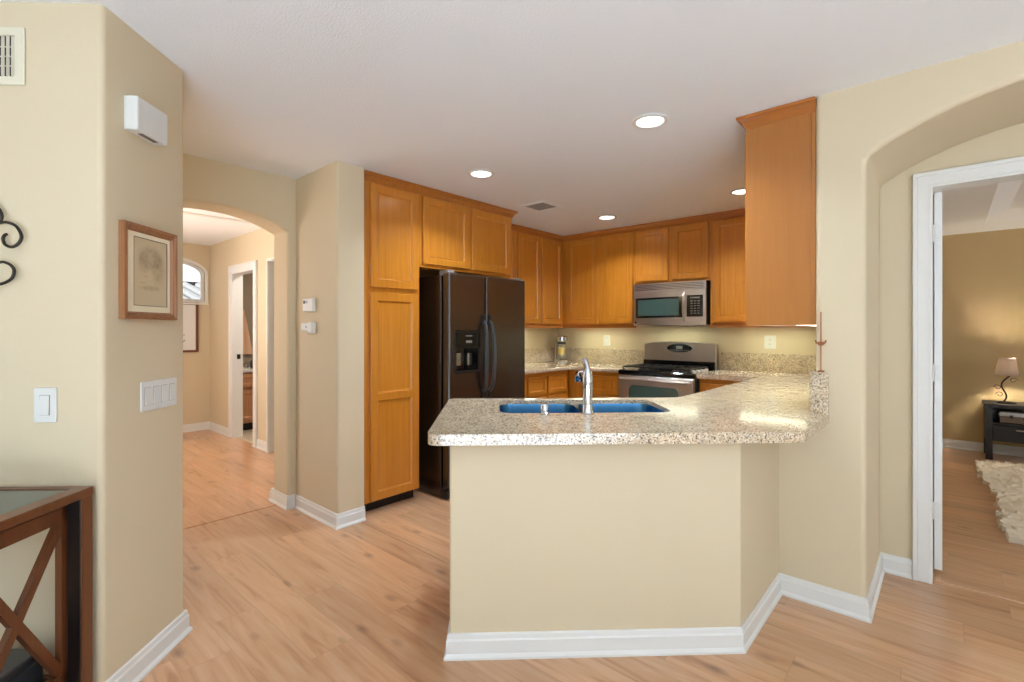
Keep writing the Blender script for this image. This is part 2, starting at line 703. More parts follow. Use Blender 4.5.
def rounded(poly, rad, n=5):
    """round the corners of a 2D polygon; rad is a number or one per corner."""
    out = []
    k = len(poly)
    rs = rad if isinstance(rad, (list, tuple)) else [rad] * k
    for i in range(k):
        p0, p, p1 = Vector(poly[i - 1]), Vector(poly[i]), Vector(poly[(i + 1) % k])
        r = rs[i]
        if r <= 0:
            out.append(tuple(p))
            continue
        a, b = (p0 - p).normalized(), (p1 - p).normalized()
        ang = a.angle(b)
        t = min(r / math.tan(ang / 2), (p0 - p).length * 0.49, (p1 - p).length * 0.49)
        for j in range(n + 1):
            u = j / n
            A, B = p + a * t, p + b * t
            q = (1 - u) ** 2 * A + 2 * u * (1 - u) * p + u * u * B
            out.append((q.x, q.y))
    return out


def rect(x0, x1, y0, y1):
    return [(x0, y0), (x1, y0), (x1, y1), (x0, y1)]


def lathe_obj(name, prof, c, mat, parent=None, n=24, R=None, **k):
    return obj(name, MB().lathe(prof, c, n, R), mat, parent, smooth=True, **k)


# turned frames
A1 = math.radians(43.4)
E1 = (math.cos(A1), math.sin(A1))
E2 = (-E1[1], E1[0])
S0 = (-2.266, 0.343)
FS = frame(S0, E1, E2)                       # the left wall end: x along its face, y along its side
AP = math.radians(43.7)
P1 = (math.cos(AP), math.sin(AP))
P2 = (-P1[1], P1[0])
W1 = (-1.562, 1.365)
FP = frame(W1, P1, P2)                       # the peninsula


def pw(x, y, o=W1, a=P1, b=P2):
    return (o[0] + a[0] * x + b[0] * y, o[1] + a[1] * x + b[1] * y)


def sw(x, y):
    return pw(x, y, S0, E1, E2)


# ------------------------------------------------------------------ room shell
struct('floor', MB().box(-9, 4.7, -4.7, 8.0, -0.1, 0.0), 'floor')
struct('ceiling', MB().box(-9, 4.7, -4.7, 8.0, TOP, TOP + 0.3), 'ceil')
ZBED = 2.473
TRAY = rect(0.28, 3.4, 4.2, 7.03)
struct('ceiling_bedroom', MB().prism(rect(-0.3, 4.1, 3.56, 7.7), ZBED, TOP + 0.01, holes=[TRAY]), 'ceil')
mb = MB()
o_ = [(0.28, 4.2), (3.4, 4.2), (3.4, 7.03), (0.28, 7.03)]
i_ = [(0.43, 4.55), (3.25, 4.55), (3.25, 6.70), (0.43, 6.70)]
va = [mb.v(x, y, ZBED) for x, y in o_]
vb = [mb.v(x, y, TOP - 0.004) for x, y in i_]
for i in range(4):
    mb.face([va[i], va[(i + 1) % 4], vb[(i + 1) % 4], vb[i]])
mb.face(vb)
struct('ceiling_tray', mb, 'ceil')

# left wall end (stub)
poly = [sw(0, 0), sw(0, 0.467), sw(-2.4, 0.467), sw(-3.6, 0)]
struct('wall_left', MB().prism(rounded(poly, [0.022, 0.022, 0, 0]), 0, TOP + 0.05), 'paint', smooth=True)

# hall arch wall
yl, yr, zs, za = 0.70, 1.675, 2.125, 2.235
arch = []
for i in range(25):
    u = -1 + 2 * i / 24
    y = (yl + yr) / 2 + u * (yr - yl) / 2
    arch.append((y, zs + (za - zs) * (1 - abs(u) ** 2.3)))
poly = [(-1.3, 0), (yl, 0)] + arch + [(yr, 0), (1.75, 0), (1.75, TOP + 0.05), (-1.3, TOP + 0.05)]
struct('wall_hall_arch', MB().prism(poly, -4.04, -3.78, axis='X'), 'paint', bevel=0.02, seg=4)
# wall block beside the pantry, and the kitchen's left wall
struct('wall_pantry_side', MB().prism(rounded([(-4.06, 1.737), (-3.152, 1.737), (-3.152, 1.946), (-4.06, 1.946)], [0, 0.022, 0.004, 0]), 0, TOP + 0.05), 'paint', smooth=True)
struct('wall_kitchen_left', MB().box(-4.06, -3.92, 1.94, 5.46, 0, TOP), 'paint')
struct('wall_kitchen_back', MB().box(-4.06, -0.28, 5.34, 5.46, 0, TOP), 'paint')
struct('wall_kitchen_right', MB().prism(rounded([(-0.5, 3.49), (-0.292, 3.49), (-0.292, 7.8), (-0.5, 7.8)], [0, 0, 0, 0]), 0, TOP), 'paint', smooth=True)
# arched niche in front of the bedroom door
xl, xr = -0.292, 1.55
arc = []
for i in range(41):
    u = -1 + 2 * i / 40
    arc.append(((xl + xr) / 2 + u * (xr - xl) / 2, 2.185 + 0.22 * (1 - abs(u) ** 2.8)))
poly = [(-0.5, TOP + 0.05), (-0.5, 0.9), (-0.79, 0.9), (-0.79, 0), (xl, 0)] + arc + [(xr, 0), (4.6, 0), (4.6, TOP + 0.05)]
struct('wall_arch_right', MB().prism(poly, 2.85, 3.5, axis='Y'), 'paint', bevel=0.024, seg=5)
# wall with the bedroom door
poly = [(-0.3, 0), (-0.08, 0), (-0.08, 2.154), (0.834, 2.154), (0.834, 0), (4.6, 0), (4.6, TOP), (-0.3, TOP)]
struct('wall_bedroom_front', MB().prism(poly, 3.5, 3.62, axis='Y'), 'paint')
struct('wall_bedroom_back', MB().box(-0.3, 4.2, 7.65, 7.8, 0, TOP), 'tan')
struct('wall_bedroom_left', MB().box(-0.275, -0.26, 3.62, 7.65, 0, TOP), 'tan')
struct('wall_bedroom_right', MB().prism(rect(3.62, 7.65, 0, TOP), 4.0, 4.12, holes=[rect(4.7, 6.5, 0.8, 2.2)], axis='X'), 'tan')
# hall
hole = rect(0.95, 2.26, 1.745, 2.0)
awin = [(1.36, 1.745), (2.27, 1.745), (2.27, 2.13)] + [(1.815 + 0.455 * math.cos(t), 2.13 + 0.2 * math.sin(t)) for t in [PI * k / 16 for k in range(1, 16)]] + [(1.36, 2.13)]
struct('wall_hall_back', MB().prism(rect(0.2, 3.6, 0, TOP), -7.78, -7.66, holes=[awin], axis='X'), 'paint')
poly = [(-7.7, 0), (-6.79, 0), (-6.79, 2.09), (-6.11, 2.09), (-6.11, 0), (-5.70, 0), (-5.70, 2.15), (-4.9, 2.15), (-4.9, 0), (-4.0, 0), (-4.0, TOP), (-7.7, TOP)]
struct('wall_hall_right', MB().prism(poly, 2.32, 2.43, axis='Y'), 'paint')
struct('wall_hall_left', MB().prism(rect(-7.7, -4.0, 0, TOP), 0.2, 0.3, holes=[rect(-6.5, -4.7, 0.6, 2.3)], axis='Y'), 'paint')
struct('wall_bath_back', MB().box(-7.7, -4.1, 3.5, 3.6, 0, TOP), 'bathwall')
struct('wall_bath_left', MB().box(-7.66, -7.64, 2.43, 3.5, 0, TOP), 'bathwall')
struct('floor_bath', MB().box(-7.66, -4.1, 2.36, 3.5, 0.0, 0.006), 'tile')
# living room behind the camera
struct('wall_living_right', MB().prism(rect(-4.6, 2.86, 0, TOP), 4.5, 4.65, holes=[rect(-3.5, 1.7, 0.3, 2.4)], axis='X'), 'paint')
struct('wall_living_front', MB().prism(rect(-5.0, 4.6, 0, TOP), -4.65, -4.5, holes=[rect(0.3, 4.2, 0.3, 2.4)], axis='Y'), 'paint')
struct('wall_living_left', MB().box(-5.1, -4.95, -4.6, 0.0, 0, TOP), 'paint')

struct('floor_bounce_carpet', MB().box(-0.7, 4.2, -4.4, -0.35, 0.0, 0.012, bev=0.004), 'carpet')  # unseen carpet added to bounce neutral sunlight onto the ceiling

# ------------------------------------------------------------------ baseboards
BP = [(-0.002, 0), (0.022, 0), (0.022, 0.010), (0.016, 0.019), (0.013, 0.022), (0.013, 0.074), (0.009, 0.081), (0.0075, 0.097), (0.004, 0.102), (-0.002, 0.102)]


def board(name, path, prev=None, nxt=None):
    return struct(name, MB().sweep(path, BP, prev, nxt), 'white')


W2 = pw(1.24, 0)
W2 = (-0.665, W1[1] + (-0.665 - W1[0]) * P1[1] / P1[0])
W3 = (-0.665, 2.85)
board('baseboard_peninsula', [pw(0, 0.14), W1, W2, W3], None, (-0.292, 2.85))
board('baseboard_right', [W3, (-0.292, 2.85), (-0.292, 3.5), (-0.147, 3.5)], W2)
board('baseboard_left', [sw(-2.6, 0), sw(0, 0), sw(0, 0.467), sw(-2.0, 0.467)])
board('baseboard_pantry_side', [(-4.06, 2.32), (-4.06, 1.675), (-3.78, 1.675), (-3.78, 1.737), (-3.152, 1.737), (-3.152, 1.946)])
board('baseboard_hall_arch', [(-3.78, -1.0), (-3.78, 0.70), (-4.06, 0.70)])
board('baseboard_hall', [(-7.66, 0.31), (-7.66, 2.32), (-6.90, 2.32)])
board('baseboard_hall_right', [(-6.11, 2.43), (-6.11, 2.32), (-5.70, 2.32), (-5.70, 2.43)])
board('baseboard_bedroom', [(-0.25, 7.65), (4.0, 7.65)])
board('baseboard_niche', [(0.90, 3.5), (1.55, 3.5), (1.55, 2.85), (4.5, 2.85)])
# floor joints
struct('trim_1', MB().box(-3.97, -3.93, 0.70, 1.66, 0, 0.004, bev=0.0015), 'floor')
struct('trim_6', MB().box(-3.13, -2.09, 1.905, 1.935, 0, 0.004, bev=0.0015), 'floor')
struct('trim_2', MB().box(-0.06, 0.81, 3.535, 3.575, 0, 0.008, bev=0.003), 'floor')

# ------------------------------------------------------------------ half wall of the peninsula
hw = [W1, W2, (-0.665, 2.87), (-0.785, 2.87), (-0.785, W2[1] + 0.055), pw(0, 0.125)]
struct('wall_peninsula', MB().prism(rounded(hw, [0.014, 0.012, 0, 0, 0, 0.01]), 0, 0.908), 'paint', smooth=True)

# ------------------------------------------------------------------ doors, casings, windows
CAS = [(0, 0), (0.088, 0), (0.088, 0.018), (0.06, 0.022), (0.02, 0.014), (0, 0.012)]


def casing(name, x0, x1, ztop, yf, w=0.085, t=0.02, left=True, right=True, depth=0.0):
    mb = MB()
    z0 = 0.0
    outer, inner = [], []
    for dx, y in ((0, t), (w * 0.25, t), (w * 0.35, t * 0.6), (w, t * 0.5)):
        pass
    mb.box(x0 - w, x0, yf - t, yf, 0, ztop + w, bev=0.004)
    mb.box(x1, x1 + w, yf - t, yf, 0, ztop + w, bev=0.004)
    mb.box(x0 - w, x1 + w, yf - t - 0.001, yf, ztop, ztop + w, bev=0.004)
    # raised back band
    mb.box(x0 - w - 0.002, x0 - w + 0.02, yf - t - 0.008, yf, 0, ztop + w + 0.002, bev=0.004)
    mb.box(x1 + w - 0.02, x1 + w + 0.002, yf - t - 0.008, yf, 0, ztop + w + 0.002, bev=0.004)
    mb.box(x0 - w - 0.002, x1 + w + 0.002, yf - t - 0.009, yf, ztop + w - 0.018, ztop + w + 0.003, bev=0.004)
    if depth:
        mb.box(x0 - 0.006, x0 + 0.012, yf - t + 0.003, yf + depth, 0, ztop)
        mb.box(x1 - 0.012, x1 + 0.006, yf - t + 0.003, yf + depth, 0, ztop)
        mb.box(x0 - 0.008, x1 + 0.008, yf - t + 0.004, yf + depth - 0.001, ztop - 0.012, ztop + 0.008)
    return struct(name, mb, 'white')


casing('trim_3', -0.078, 0.832, 2.152, 3.5, w=0.069, depth=0.124)
cz = casing('trim_4', -6.79, -6.11, 2.09, 2.32, w=0.09, depth=0.11)
obj('strike_plate', MB().box(-6.778, -6.774, 2.36, 2.40, 1.0, 1.06), 'grey_metal', cz, label='dark strike plate')
casing('trim_5', -5.70, -4.9, 2.15, 2.32, w=0.012, depth=0.11)

# bedroom door, swung open into the bedroom
sn, cs = math.sin(math.radians(6)), math.cos(math.radians(6))
FD = frame((-0.062, 3.635), (cs, sn), (-sn, cs))
d1 = struct('door_1', MB(FD).box(0, 0.035, 0, 0.825, 0.03, 2.14, bev=0.002), 'white')
for z in (0.36, 1.13, 1.91):
    m_ = MB().box(-0.064, -0.034, 3.630, 3.636, z - 0.045, z + 0.045)
    m_.tube([(-0.066, 3.628, z - 0.048), (-0.066, 3.628, z + 0.048)], 0.006, 8)
    obj('hinge', m_, 'plastic', d1)
kn = MB(FD).tube([(0.035, 0.76, 1.0), (0.06, 0.76, 1.0), (0.09, 0.76, 1.0)], [0.012, 0.012, 0.026], 12)
obj('door_knob', kn, 'steel', d1, smooth=True)

# hall window
w1 = bpy.data.objects.new('window_1', None)
COL.objects.link(w1)
w1.location = (-7.66, 1.815, 1.745)
w1['kind'] = 'structure'


def arch_ring(x0, x1, grow):
    yy0, yy1 = 1.36 - grow, 2.27 + grow
    c, rx = 1.815, 0.455 + grow
    return [(yy0, 1.745 - grow), (yy1, 1.745 - grow), (yy1, 2.13)] + [(c + rx * math.cos(t), 2.13 + (0.2 + grow) * math.sin(t)) for t in [PI * k / 16 for k in range(1, 16)]] + [(yy0, 2.13)]


obj('window_casing', MB().prism(arch_ring(0, 0, 0.025), -7.668, -7.645, holes=[arch_ring(0, 0, -0.012)], axis='X'), 'white', w1)
obj('window_frame', MB().prism(arch_ring(0, 0, -0.008), -7.75, -7.70, holes=[arch_ring(0, 0, -0.045)], axis='X'), 'white', w1)
obj('glass', MB().prism(arch_ring(0, 0, -0.03), -7.727, -7.723, axis='X'), 'glass', w1)
obj('window_sill', MB().box(-7.72, -7.63, 1.33, 2.30, 1.715, 1.735, bev=0.004), 'white', w1)
# frames of the windows behind the camera
for k, (ax, p, a0, a1) in enumerate((('X', 4.5, -3.5, 1.7), ('Y', -4.65, 0.3, 4.2))):
    mid = (a0 + a1) / 2
    mb = MB().prism(rect(a0 - 0.06, a1 + 0.06, 0.24, 2.46), p + 0.12, p + 0.155,
                    holes=[rect(a0 + 0.04, mid - 0.03, 0.34, 2.36), rect(mid + 0.03, a1 - 0.04, 0.34, 2.36)], axis=ax) if ax == 'X' else \
        MB().prism(rect(a0 - 0.06, a1 + 0.06, 0.24, 2.46), p - 0.005, p + 0.03,
                   holes=[rect(a0 + 0.04, mid - 0.03, 0.34, 2.36), rect(mid + 0.03, a1 - 0.04, 0.34, 2.36)], axis='Y')
    struct('window_%d' % (k + 2), mb, 'white')

# neighbouring house seen through the hall window
nb = thing('house', 'neighbouring house with pale striped tile roof outside the hall window', 'house', (-12.5, 2.0, 0))
obj('wall', MB().box(-13.6, -12.0, 0.0, 6.0, 0, 1.95), 'house_wall', nb)
mb = MB()
vs = [(-11.7, -0.5, 1.88), (-11.7, 7, 1.88), (-14.5, 7, 2.5), (-14.5, -0.5, 2.5)]
q = [mb.v(*p) for p in vs]
q2 = [mb.v(x, y, z - 0.08) for x, y, z in vs]
mb.face(q)
mb.face(q2[::-1])
for i in range(4):
    mb.face([q[i], q[(i + 1) % 4], q2[(i + 1) % 4], q2[i]])
for i in range(24):
    y = -0.4 + i * 0.3
    mb.tube([(-11.68, y, 1.9), (-14.45, y, 2.52)], 0.085, 8)
obj('roof', mb, 'roof', nb, smooth=True)
obj('eave', MB().box(-15.5, -14.4, -0.6, 7.1, 2.52, 2.6), 'roof', nb)

# ------------------------------------------------------------------ cabinets
FV = lambda X, y0, z0: frame((X, y0, z0), (0, 1), (-1, 0))      # door facing +X: local x along +Y, local -y -> +X
FU = lambda x0, Y, z0: frame((x0, Y, z0), (1, 0), (0, 1))       # door facing -Y
FW = lambda X, y1, z0: frame((X, y1, z0), (0, -1), (1, 0))      # door facing -X
CP = [(-0.004, TOP - 0.064), (0.005, TOP - 0.064), (0.008, TOP - 0.055), (0.012, TOP - 0.050), (0.020, TOP - 0.034), (0.036, TOP - 0.020), (0.043, TOP - 0.017), (0.046, TOP - 0.002), (-0.004, TOP - 0.002)]


def crown(parent, path, prev=None, nxt=None):
    return obj('crown_moulding', MB().sweep(path, CP, prev, nxt), 'crown', parent)


def doors(parent, F, plane, specs, name='door', mat='wood', **k):
    """specs: (start, end, z0, z1[, panels])"""
    for sp in specs:
        a, b, z0, z1 = sp[:4]
        if F is FV:
            T = FV(plane, a, z0)
        elif F is FU:
            T = FU(a, plane, z0)
        else:
            T = FW(plane, b, z0)
        kw = dict(k)
        if len(sp) > 4:
            kw['panels'] = sp[4]
        obj(name, MB(T).door(b - a, z1 - z0, **kw), mat, parent)


XP = -3.22     # face frame of the tall cabinets
pan = thing('pantry_cabinet', 'tall honey maple pantry cabinet between cream wall and black refrigerator', 'cabinet', (-3.55, 2.22, 0))
obj('body', MB().box(-3.915, XP, 1.95, 2.49, 0.085, TOP - 0.004), 'wood', pan)
obj('toe_kick', MB().box(-3.915, XP - 0.07, 1.95, 2.485, 0, 0.085), 'dark_gap', pan, label='dark recessed toe kick')
doors(pan, FV, XP, [(2.03, 2.465, 1.69, 2.464), (2.03, 2.465, 0.095, 1.652, [(0.06, 0.745), (0.80, 1.497)])])
crown(pan, [(XP, 1.95), (XP, 2.49)])

frc = thing('wall_cabinet', 'two-door honey maple cabinet above the black refrigerator', 'cabinet', (-3.55, 3.05, 1.87))
obj('body', MB().box(-3.915, XP, 2.492, 3.62, 1.885, TOP - 0.004), 'wood', frc)
doors(frc, FV, XP, [(2.515, 3.035, 1.91, 2.464), (3.07, 3.585, 1.91, 2.464)])
crown(frc, [(XP, 2.49), (XP, 3.622), (-3.60, 3.622)])

XL, YB, XR = -3.622, 5.04, -0.83
ZU = 1.395
lu = thing('wall_cabinet', 'honey maple wall cabinet right of the refrigerator, running into the corner', 'cabinet', (-3.77, 4.3, ZU))
obj('body', MB().box(-3.915, XL, 3.625, 5.036, ZU + 0.04, TOP - 0.004), 'wood', lu)
obj('light_rail', MB().box(XL - 0.02, XL, 3.625, 5.04, ZU, ZU + 0.04), 'crown', lu)
doors(lu, FV, XL, [(3.70, 4.13, 1.445, 2.464), (4.165, 4.575, 1.445, 2.464), (4.605, 5.005, 1.445, 2.464)])
crown(lu, [(XL, 3.63), (XL, YB)], None, (-2.6, YB))

bl = thing('wall_cabinet', 'honey maple wall cabinet in the corner, left of the microwave', 'cabinet', (-3.1, 5.19, ZU))
obj('body', MB().box(-3.915, -2.625, YB, 5.335, ZU + 0.04, TOP - 0.004), 'wood', bl)
obj('light_rail', MB().box(XL, -2.625, YB, YB + 0.02, ZU, ZU + 0.04), 'crown', bl)
doors(bl, FU, YB, [(-3.545, -3.105, 1.445, 2.464), (-3.045, -2.65, 1.445, 2.464)])
crown(bl, [(XL, YB), (-2.624, YB)], (XL, 3.6))

mc = thing('wall_cabinet', 'short two-door honey maple cabinet above the microwave', 'cabinet', (-2.2, 5.19, 1.87))
obj('body', MB().box(-2.622, -1.802, YB, 5.335, 1.872, TOP - 0.004), 'wood', mc)
doors(mc, FU, YB, [(-2.605, -2.235, 1.9, 2.464), (-2.19, -1.815, 1.9, 2.464)])
crown(mc, [(-2.624, YB), (-1.80, YB)])

br = thing('wall_cabinet', 'honey maple wall cabinet on the back wall right of the microwave', 'cabinet', (-1.3, 5.19, ZU))
obj('body', MB().box(-1.798, XR, YB, 5.335, ZU + 0.04, TOP - 0.004), 'wood', br)
obj('light_rail', MB().box(-1.798, XR, YB, YB + 0.02, ZU, ZU + 0.04), 'crown', br)
doors(br, FU, YB, [(-1.765, -1.34, 1.445, 2.464), (-1.31, -0.86, 1.445, 2.464)])
crown(br, [(-1.80, YB), (XR, YB)], None, (XR, 3.0))

re_ = thing('wall_cabinet', 'honey maple wall cabinet with its plain end panel facing the room, on the right wall', 'cabinet', (-0.66, 3.9, ZU))
obj('body', MB().box(XR, -0.504, 2.894, 5.335, ZU + 0.04, TOP - 0.004), 'wood', re_)
obj('end_panel', MB().box(XR - 0.003, -0.520, 2.880, 2.895, ZU, TOP - 0.004), 'wood_end', re_)
obj('scribe_moulding', MB().box(-0.522, -0.500, 2.872, 2.893, ZU, TOP - 0.064, bev=0.004), 'wood_end', re_)
doors(re_, FW, XR, [(2.92, 3.42, 1.445, 2.464), (3.45, 3.95, 1.445, 2.464), (3.98, 4.48, 1.445, 2.464), (4.51, 4.98, 1.445, 2.464)])
crown(re_, [(XR, YB), (XR, 2.880), (-0.500, 2.880)], (-1.8, YB))

# base cabinets
ZC = 0.955      # counter top
ZB = 0.910      # counter underside
lb = thing('base_cabinet', 'honey maple base cabinet with drawers beside the refrigerator', 'cabinet', (-3.6, 4.2, 0))
obj('body', MB().box(-3.915, -3.31, 3.575, 4.70, 0.1, ZB - 0.002), 'wood', lb)
obj('toe_kick', MB().box(-3.915, -3.38, 3.575, 4.70, 0, 0.1), 'dark_gap', lb)
doors(lb, FV, -3.31, [(3.60, 3.93, 0.67, 0.862), (3.96, 4.28, 0.67, 0.862), (4.31, 4.655, 0.67, 0.862)], 'drawer', s=0.04)
doors(lb, FV, -3.31, [(3.60, 3.93, 0.13, 0.64), (3.96, 4.28, 0.13, 0.64), (4.31, 4.655, 0.13, 0.64)])
bb = thing('base_cabinet', 'honey maple base cabinet in the corner, left of the range', 'cabinet', (-3.0, 5.0, 0))
obj('body', MB().box(-3.915, -2.63, 4.73, 5.335, 0.1, ZB - 0.002), 'wood', bb)
obj('toe_kick', MB().box(-3.31, -2.63, 4.80, 5.335, 0, 0.1), 'dark_gap', bb)
doors(bb, FU, 4.73, [(-3.10, -2.66, 0.67, 0.862)], 'drawer', s=0.04)
doors(bb, FU, 4.73, [(-3.10, -2.66, 0.13, 0.64)])
b2 = thing('base_cabinet', 'honey maple base cabinet right of the range', 'cabinet', (-1.5, 5.0, 0))
obj('body', MB().box(-1.79, -1.19, 4.73, 5.335, 0.1, ZB - 0.002), 'wood', b2)
obj('toe_kick', MB().box(-1.79, -1.19, 4.80, 5.335, 0, 0.1), 'dark_gap', b2)
doors(b2, FU, 4.73, [(-1.76, -1.33, 0.67, 0.862)], 'drawer', s=0.04)
doors(b2, FU, 4.73, [(-1.76, -1.33, 0.13, 0.64)])
rl = thing('base_cabinet', 'honey maple base cabinets under the right-hand counter', 'cabinet', (-0.9, 4.1, 0))
obj('body', MB().box(-1.185, -0.505, 3.51, 5.335, 0.1, ZB - 0.002), 'wood', rl)
doors(rl, FW, -1.185, [(3.55, 3.95, 0.13, 0.862), (3.98, 4.38, 0.13, 0.862)])
pb = thing('base_cabinet', 'honey maple sink base cabinet behind the peninsula half wall', 'cabinet', pw(0.5, 0.5) + (0,))
obj('body', MB(FP).prism([(0.005, 0.13), (0.98, 0.13), (1.5, 0.87), (0.005, 0.87)], 0.1, 0.66), 'wood', pb)
obj('rail', MB(FP).prism([(0.005, 0.855), (1.3, 0.855), (1.3, 0.87), (0.005, 0.87)], 0.66, ZB - 0.002), 'wood', pb)
obj('side_panel', MB(FP).box(0.004, 0.02, 0.13, 0.87, 0.66, ZB - 0.002), 'wood', pb)

# ------------------------------------------------------------------ counters
front, back, lft = -0.105, 0.925, -0.083
tt = (-0.44 - pw(0, front)[0]) / P1[0]
pB = pw(tt, front)
tb = (-1.245 - pw(0, back)[0]) / P1[0]
pI = pw(tb, back)
outline = [pw(lft, front), pB, (-0.44, 2.846), (-0.503, 2.846), (-0.503, 5.337), (-1.795, 5.337), (-1.795, 4.67), (-1.245, 4.67), pI, pw(lft, back)]
outline = rounded(outline, [0.06, 0.05, 0, 0, 0, 0, 0.0, 0.02, 0.12, 0.04])
SK = rounded([(-0.07, 0.435), (0.79, 0.435), (0.79, 0.845), (-0.07, 0.845)], 0.09, 6)
SKo = (0.06, 0.0)
sx0, sx1, sy0, sy1 = 0.215, 1.10, 0.385, 0.835
SK = rounded([(sx0, sy0), (sx1, sy0), (sx1, sy1), (sx0, sy1)], 0.09, 6)
SKW = [pw(*p) for p in SK]
ct = obj('countertop', MB().prism(outline, ZB, ZC, holes=[SKW]), 'granite', loc=pw(0.6, 0.4) + (ZB,), bevel=0.0195, seg=5)
tag(ct, 'speckled beige granite peninsula worktop with sink cut-out, wrapping the right wall', 'worktop')
obj('backsplash', MB().box(-1.79, -0.524, 5.318, 5.338, ZC, 1.137, bev=0.003), 'granite', ct)
obj('backsplash', MB().prism(rounded([(-0.522, 2.827), (-0.442, 2.827), (-0.442, 2.847), (-0.504, 2.847), (-0.504, 5.338), (-0.522, 5.338)], [0.006, 0.006, 0, 0, 0, 0], 3), ZC, 1.16), 'granite', ct)
c2 = obj('countertop', MB().prism(rounded([(-3.918, 3.565), (-3.25, 3.565), (-3.25, 4.67), (-2.628, 4.67), (-2.628, 5.337), (-3.918, 5.337)], [0, 0.02, 0.03, 0, 0, 0]), ZB, ZC), 'granite', bevel=0.017, seg=4)
tag(c2, 'beige granite corner worktop between the refrigerator and the range', 'worktop')
obj('backsplash', MB().box(-3.9, -2.628, 5.318, 5.338, ZC, 1.137, bev=0.003), 'granite', c2)
obj('backsplash', MB().box(-3.918, -3.898, 3.565, 5.338, ZC, 1.137, bev=0.003), 'granite', c2)

# sink, undermounted, two bowls
snk = thing('kitchen_sink', 'double-bowl stainless undermount sink in the peninsula worktop', 'sink', pw(0.64, 0.63) + (0.7,))


def bowl(x0, x1, y0, y1, ztop, zbot, r):
    mb = MB(FP)
    top = rounded([(x0, y0), (x1, y0), (x1, y1), (x0, y1)], r, 6)
    mx, my = (x0 + x1) / 2, (y0 + y1) / 2
    rings = []
    for s, z in ((1.0, ztop), (0.99, ztop - 0.02), (0.95, zbot + 0.05), (0.92, zbot + 0.02), (0.86, zbot), (0.2, zbot - 0.004)):
        rings.append([mb.v(mx + (x - mx) * s, my + (y - my) * s, z) for x, y in top])
    for a, b in zip(rings, rings[1:]):
        for i in range(len(a)):
            j = (i + 1) % len(a)
            mb.face([a[i], a[j], b[j], b[i]])
    mb.face(rings[-1])
    return mb


mid = 0.66
obj('bowl', bowl(sx0 + 0.002, mid - 0.012, sy0 + 0.002, sy1 - 0.002, ZC - 0.022, 0.70, 0.085), 'sink_reflect_steel', snk, smooth=True)
obj('bowl', bowl(mid + 0.012, sx1 - 0.002, sy0 + 0.002, sy1 - 0.002, ZC - 0.022, 0.72, 0.085), 'sink_reflect_steel', snk, smooth=True)
obj('divider', MB(FP).box(mid - 0.0125, mid + 0.0125, sy0 + 0.004, sy1 - 0.004, 0.86, 0.90, bev=0.008), 'sink_reflect_steel', snk)
for x in ((sx0 + mid) / 2, (sx1 + mid) / 2):
    c = pw(x, (sy0 + sy1) / 2)
    lathe_obj('drain', [(0.055, 0.002), (0.05, 0.006), (0.03, 0.002), (0, 0.002)], (c[0], c[1], 0.703), 'chrome', snk)

ZF = ZC + 0.001
# faucet on the room side of the sink
fx, fy = 0.648, 0.345
c = pw(fx, fy)
fc = thing('kitchen_faucet', 'tall chrome single-lever faucet standing at the sink edge', 'faucet', (c[0], c[1], ZF))
lathe_obj('body', [(0, 0), (0.031, 0), (0.031, 0.006), (0.027, 0.012), (0.0245, 0.05), (0.0255, 0.11), (0.0275, 0.145), (0.0275, 0.150), (0.0258, 0.152), (0.0258, 0.156), (0.0275, 0.158), (0.0268, 0.175), (0.021, 0.205), (0.015, 0.225), (0, 0.23)], (c[0], c[1], ZF), 'chrome', fc)


def fp(x, y, z):
    q = pw(x, y)
    return (q[0], q[1], z)


sp = [fp(fx, fy, ZF + 0.12), fp(fx, fy + 0.05, ZF + 0.145), fp(fx, fy + 0.12, ZF + 0.172), fp(fx - 0.002, fy + 0.17, ZF + 0.18)]
obj('spout', MB().tube(sp, [0.018, 0.0165, 0.0155, 0.015], 16), 'chrome', fc, smooth=True)
hd = [sp[-1], fp(fx - 0.004, fy + 0.195, ZF + 0.178), fp(fx - 0.006, fy + 0.215, ZF + 0.165), fp(fx - 0.007, fy + 0.222, ZF + 0.14)]
obj('spray_head', MB().tube(hd, [0.018, 0.024, 0.026, 0.025], 16), 'chrome', fc, smooth=True)
lv = [fp(fx + 0.002, fy, ZF + 0.205), fp(fx - 0.003, fy + 0.004, ZF + 0.235), fp(fx - 0.009, fy + 0.01, ZF + 0.258), fp(fx - 0.016, fy + 0.016, ZF + 0.273)]
obj('lever', MB().tube(lv, [0.016, 0.0145, 0.015, 0.011], 12), 'chrome', fc, smooth=True)
c = pw(0.435, 0.345)
ag = lathe_obj('sink_air_gap', [(0, 0), (0.024, 0), (0.024, 0.006), (0.019, 0.01), (0.019, 0.045), (0.016, 0.052), (0, 0.054)], (c[0], c[1], ZF), 'chrome', loc=(c[0], c[1], ZF))
tag(ag, 'short chrome air gap cap left of the faucet', 'sink fitting')

# ------------------------------------------------------------------ refrigerator
fr = thing('refrigerator', 'black side-by-side refrigerator with ice and water dispenser', 'refrigerator', (-3.4, 3.06, 0))
XF = -2.98
obj('case', MB().box(-3.88, XF - 0.095, 2.595, 3.545, 0.02, 1.815, bev=0.006), 'black_tex', fr)
obj('kick_grille', MB().box(XF - 0.1, XF - 0.03, 2.6, 3.54, 0.012, 0.075), 'black', fr)
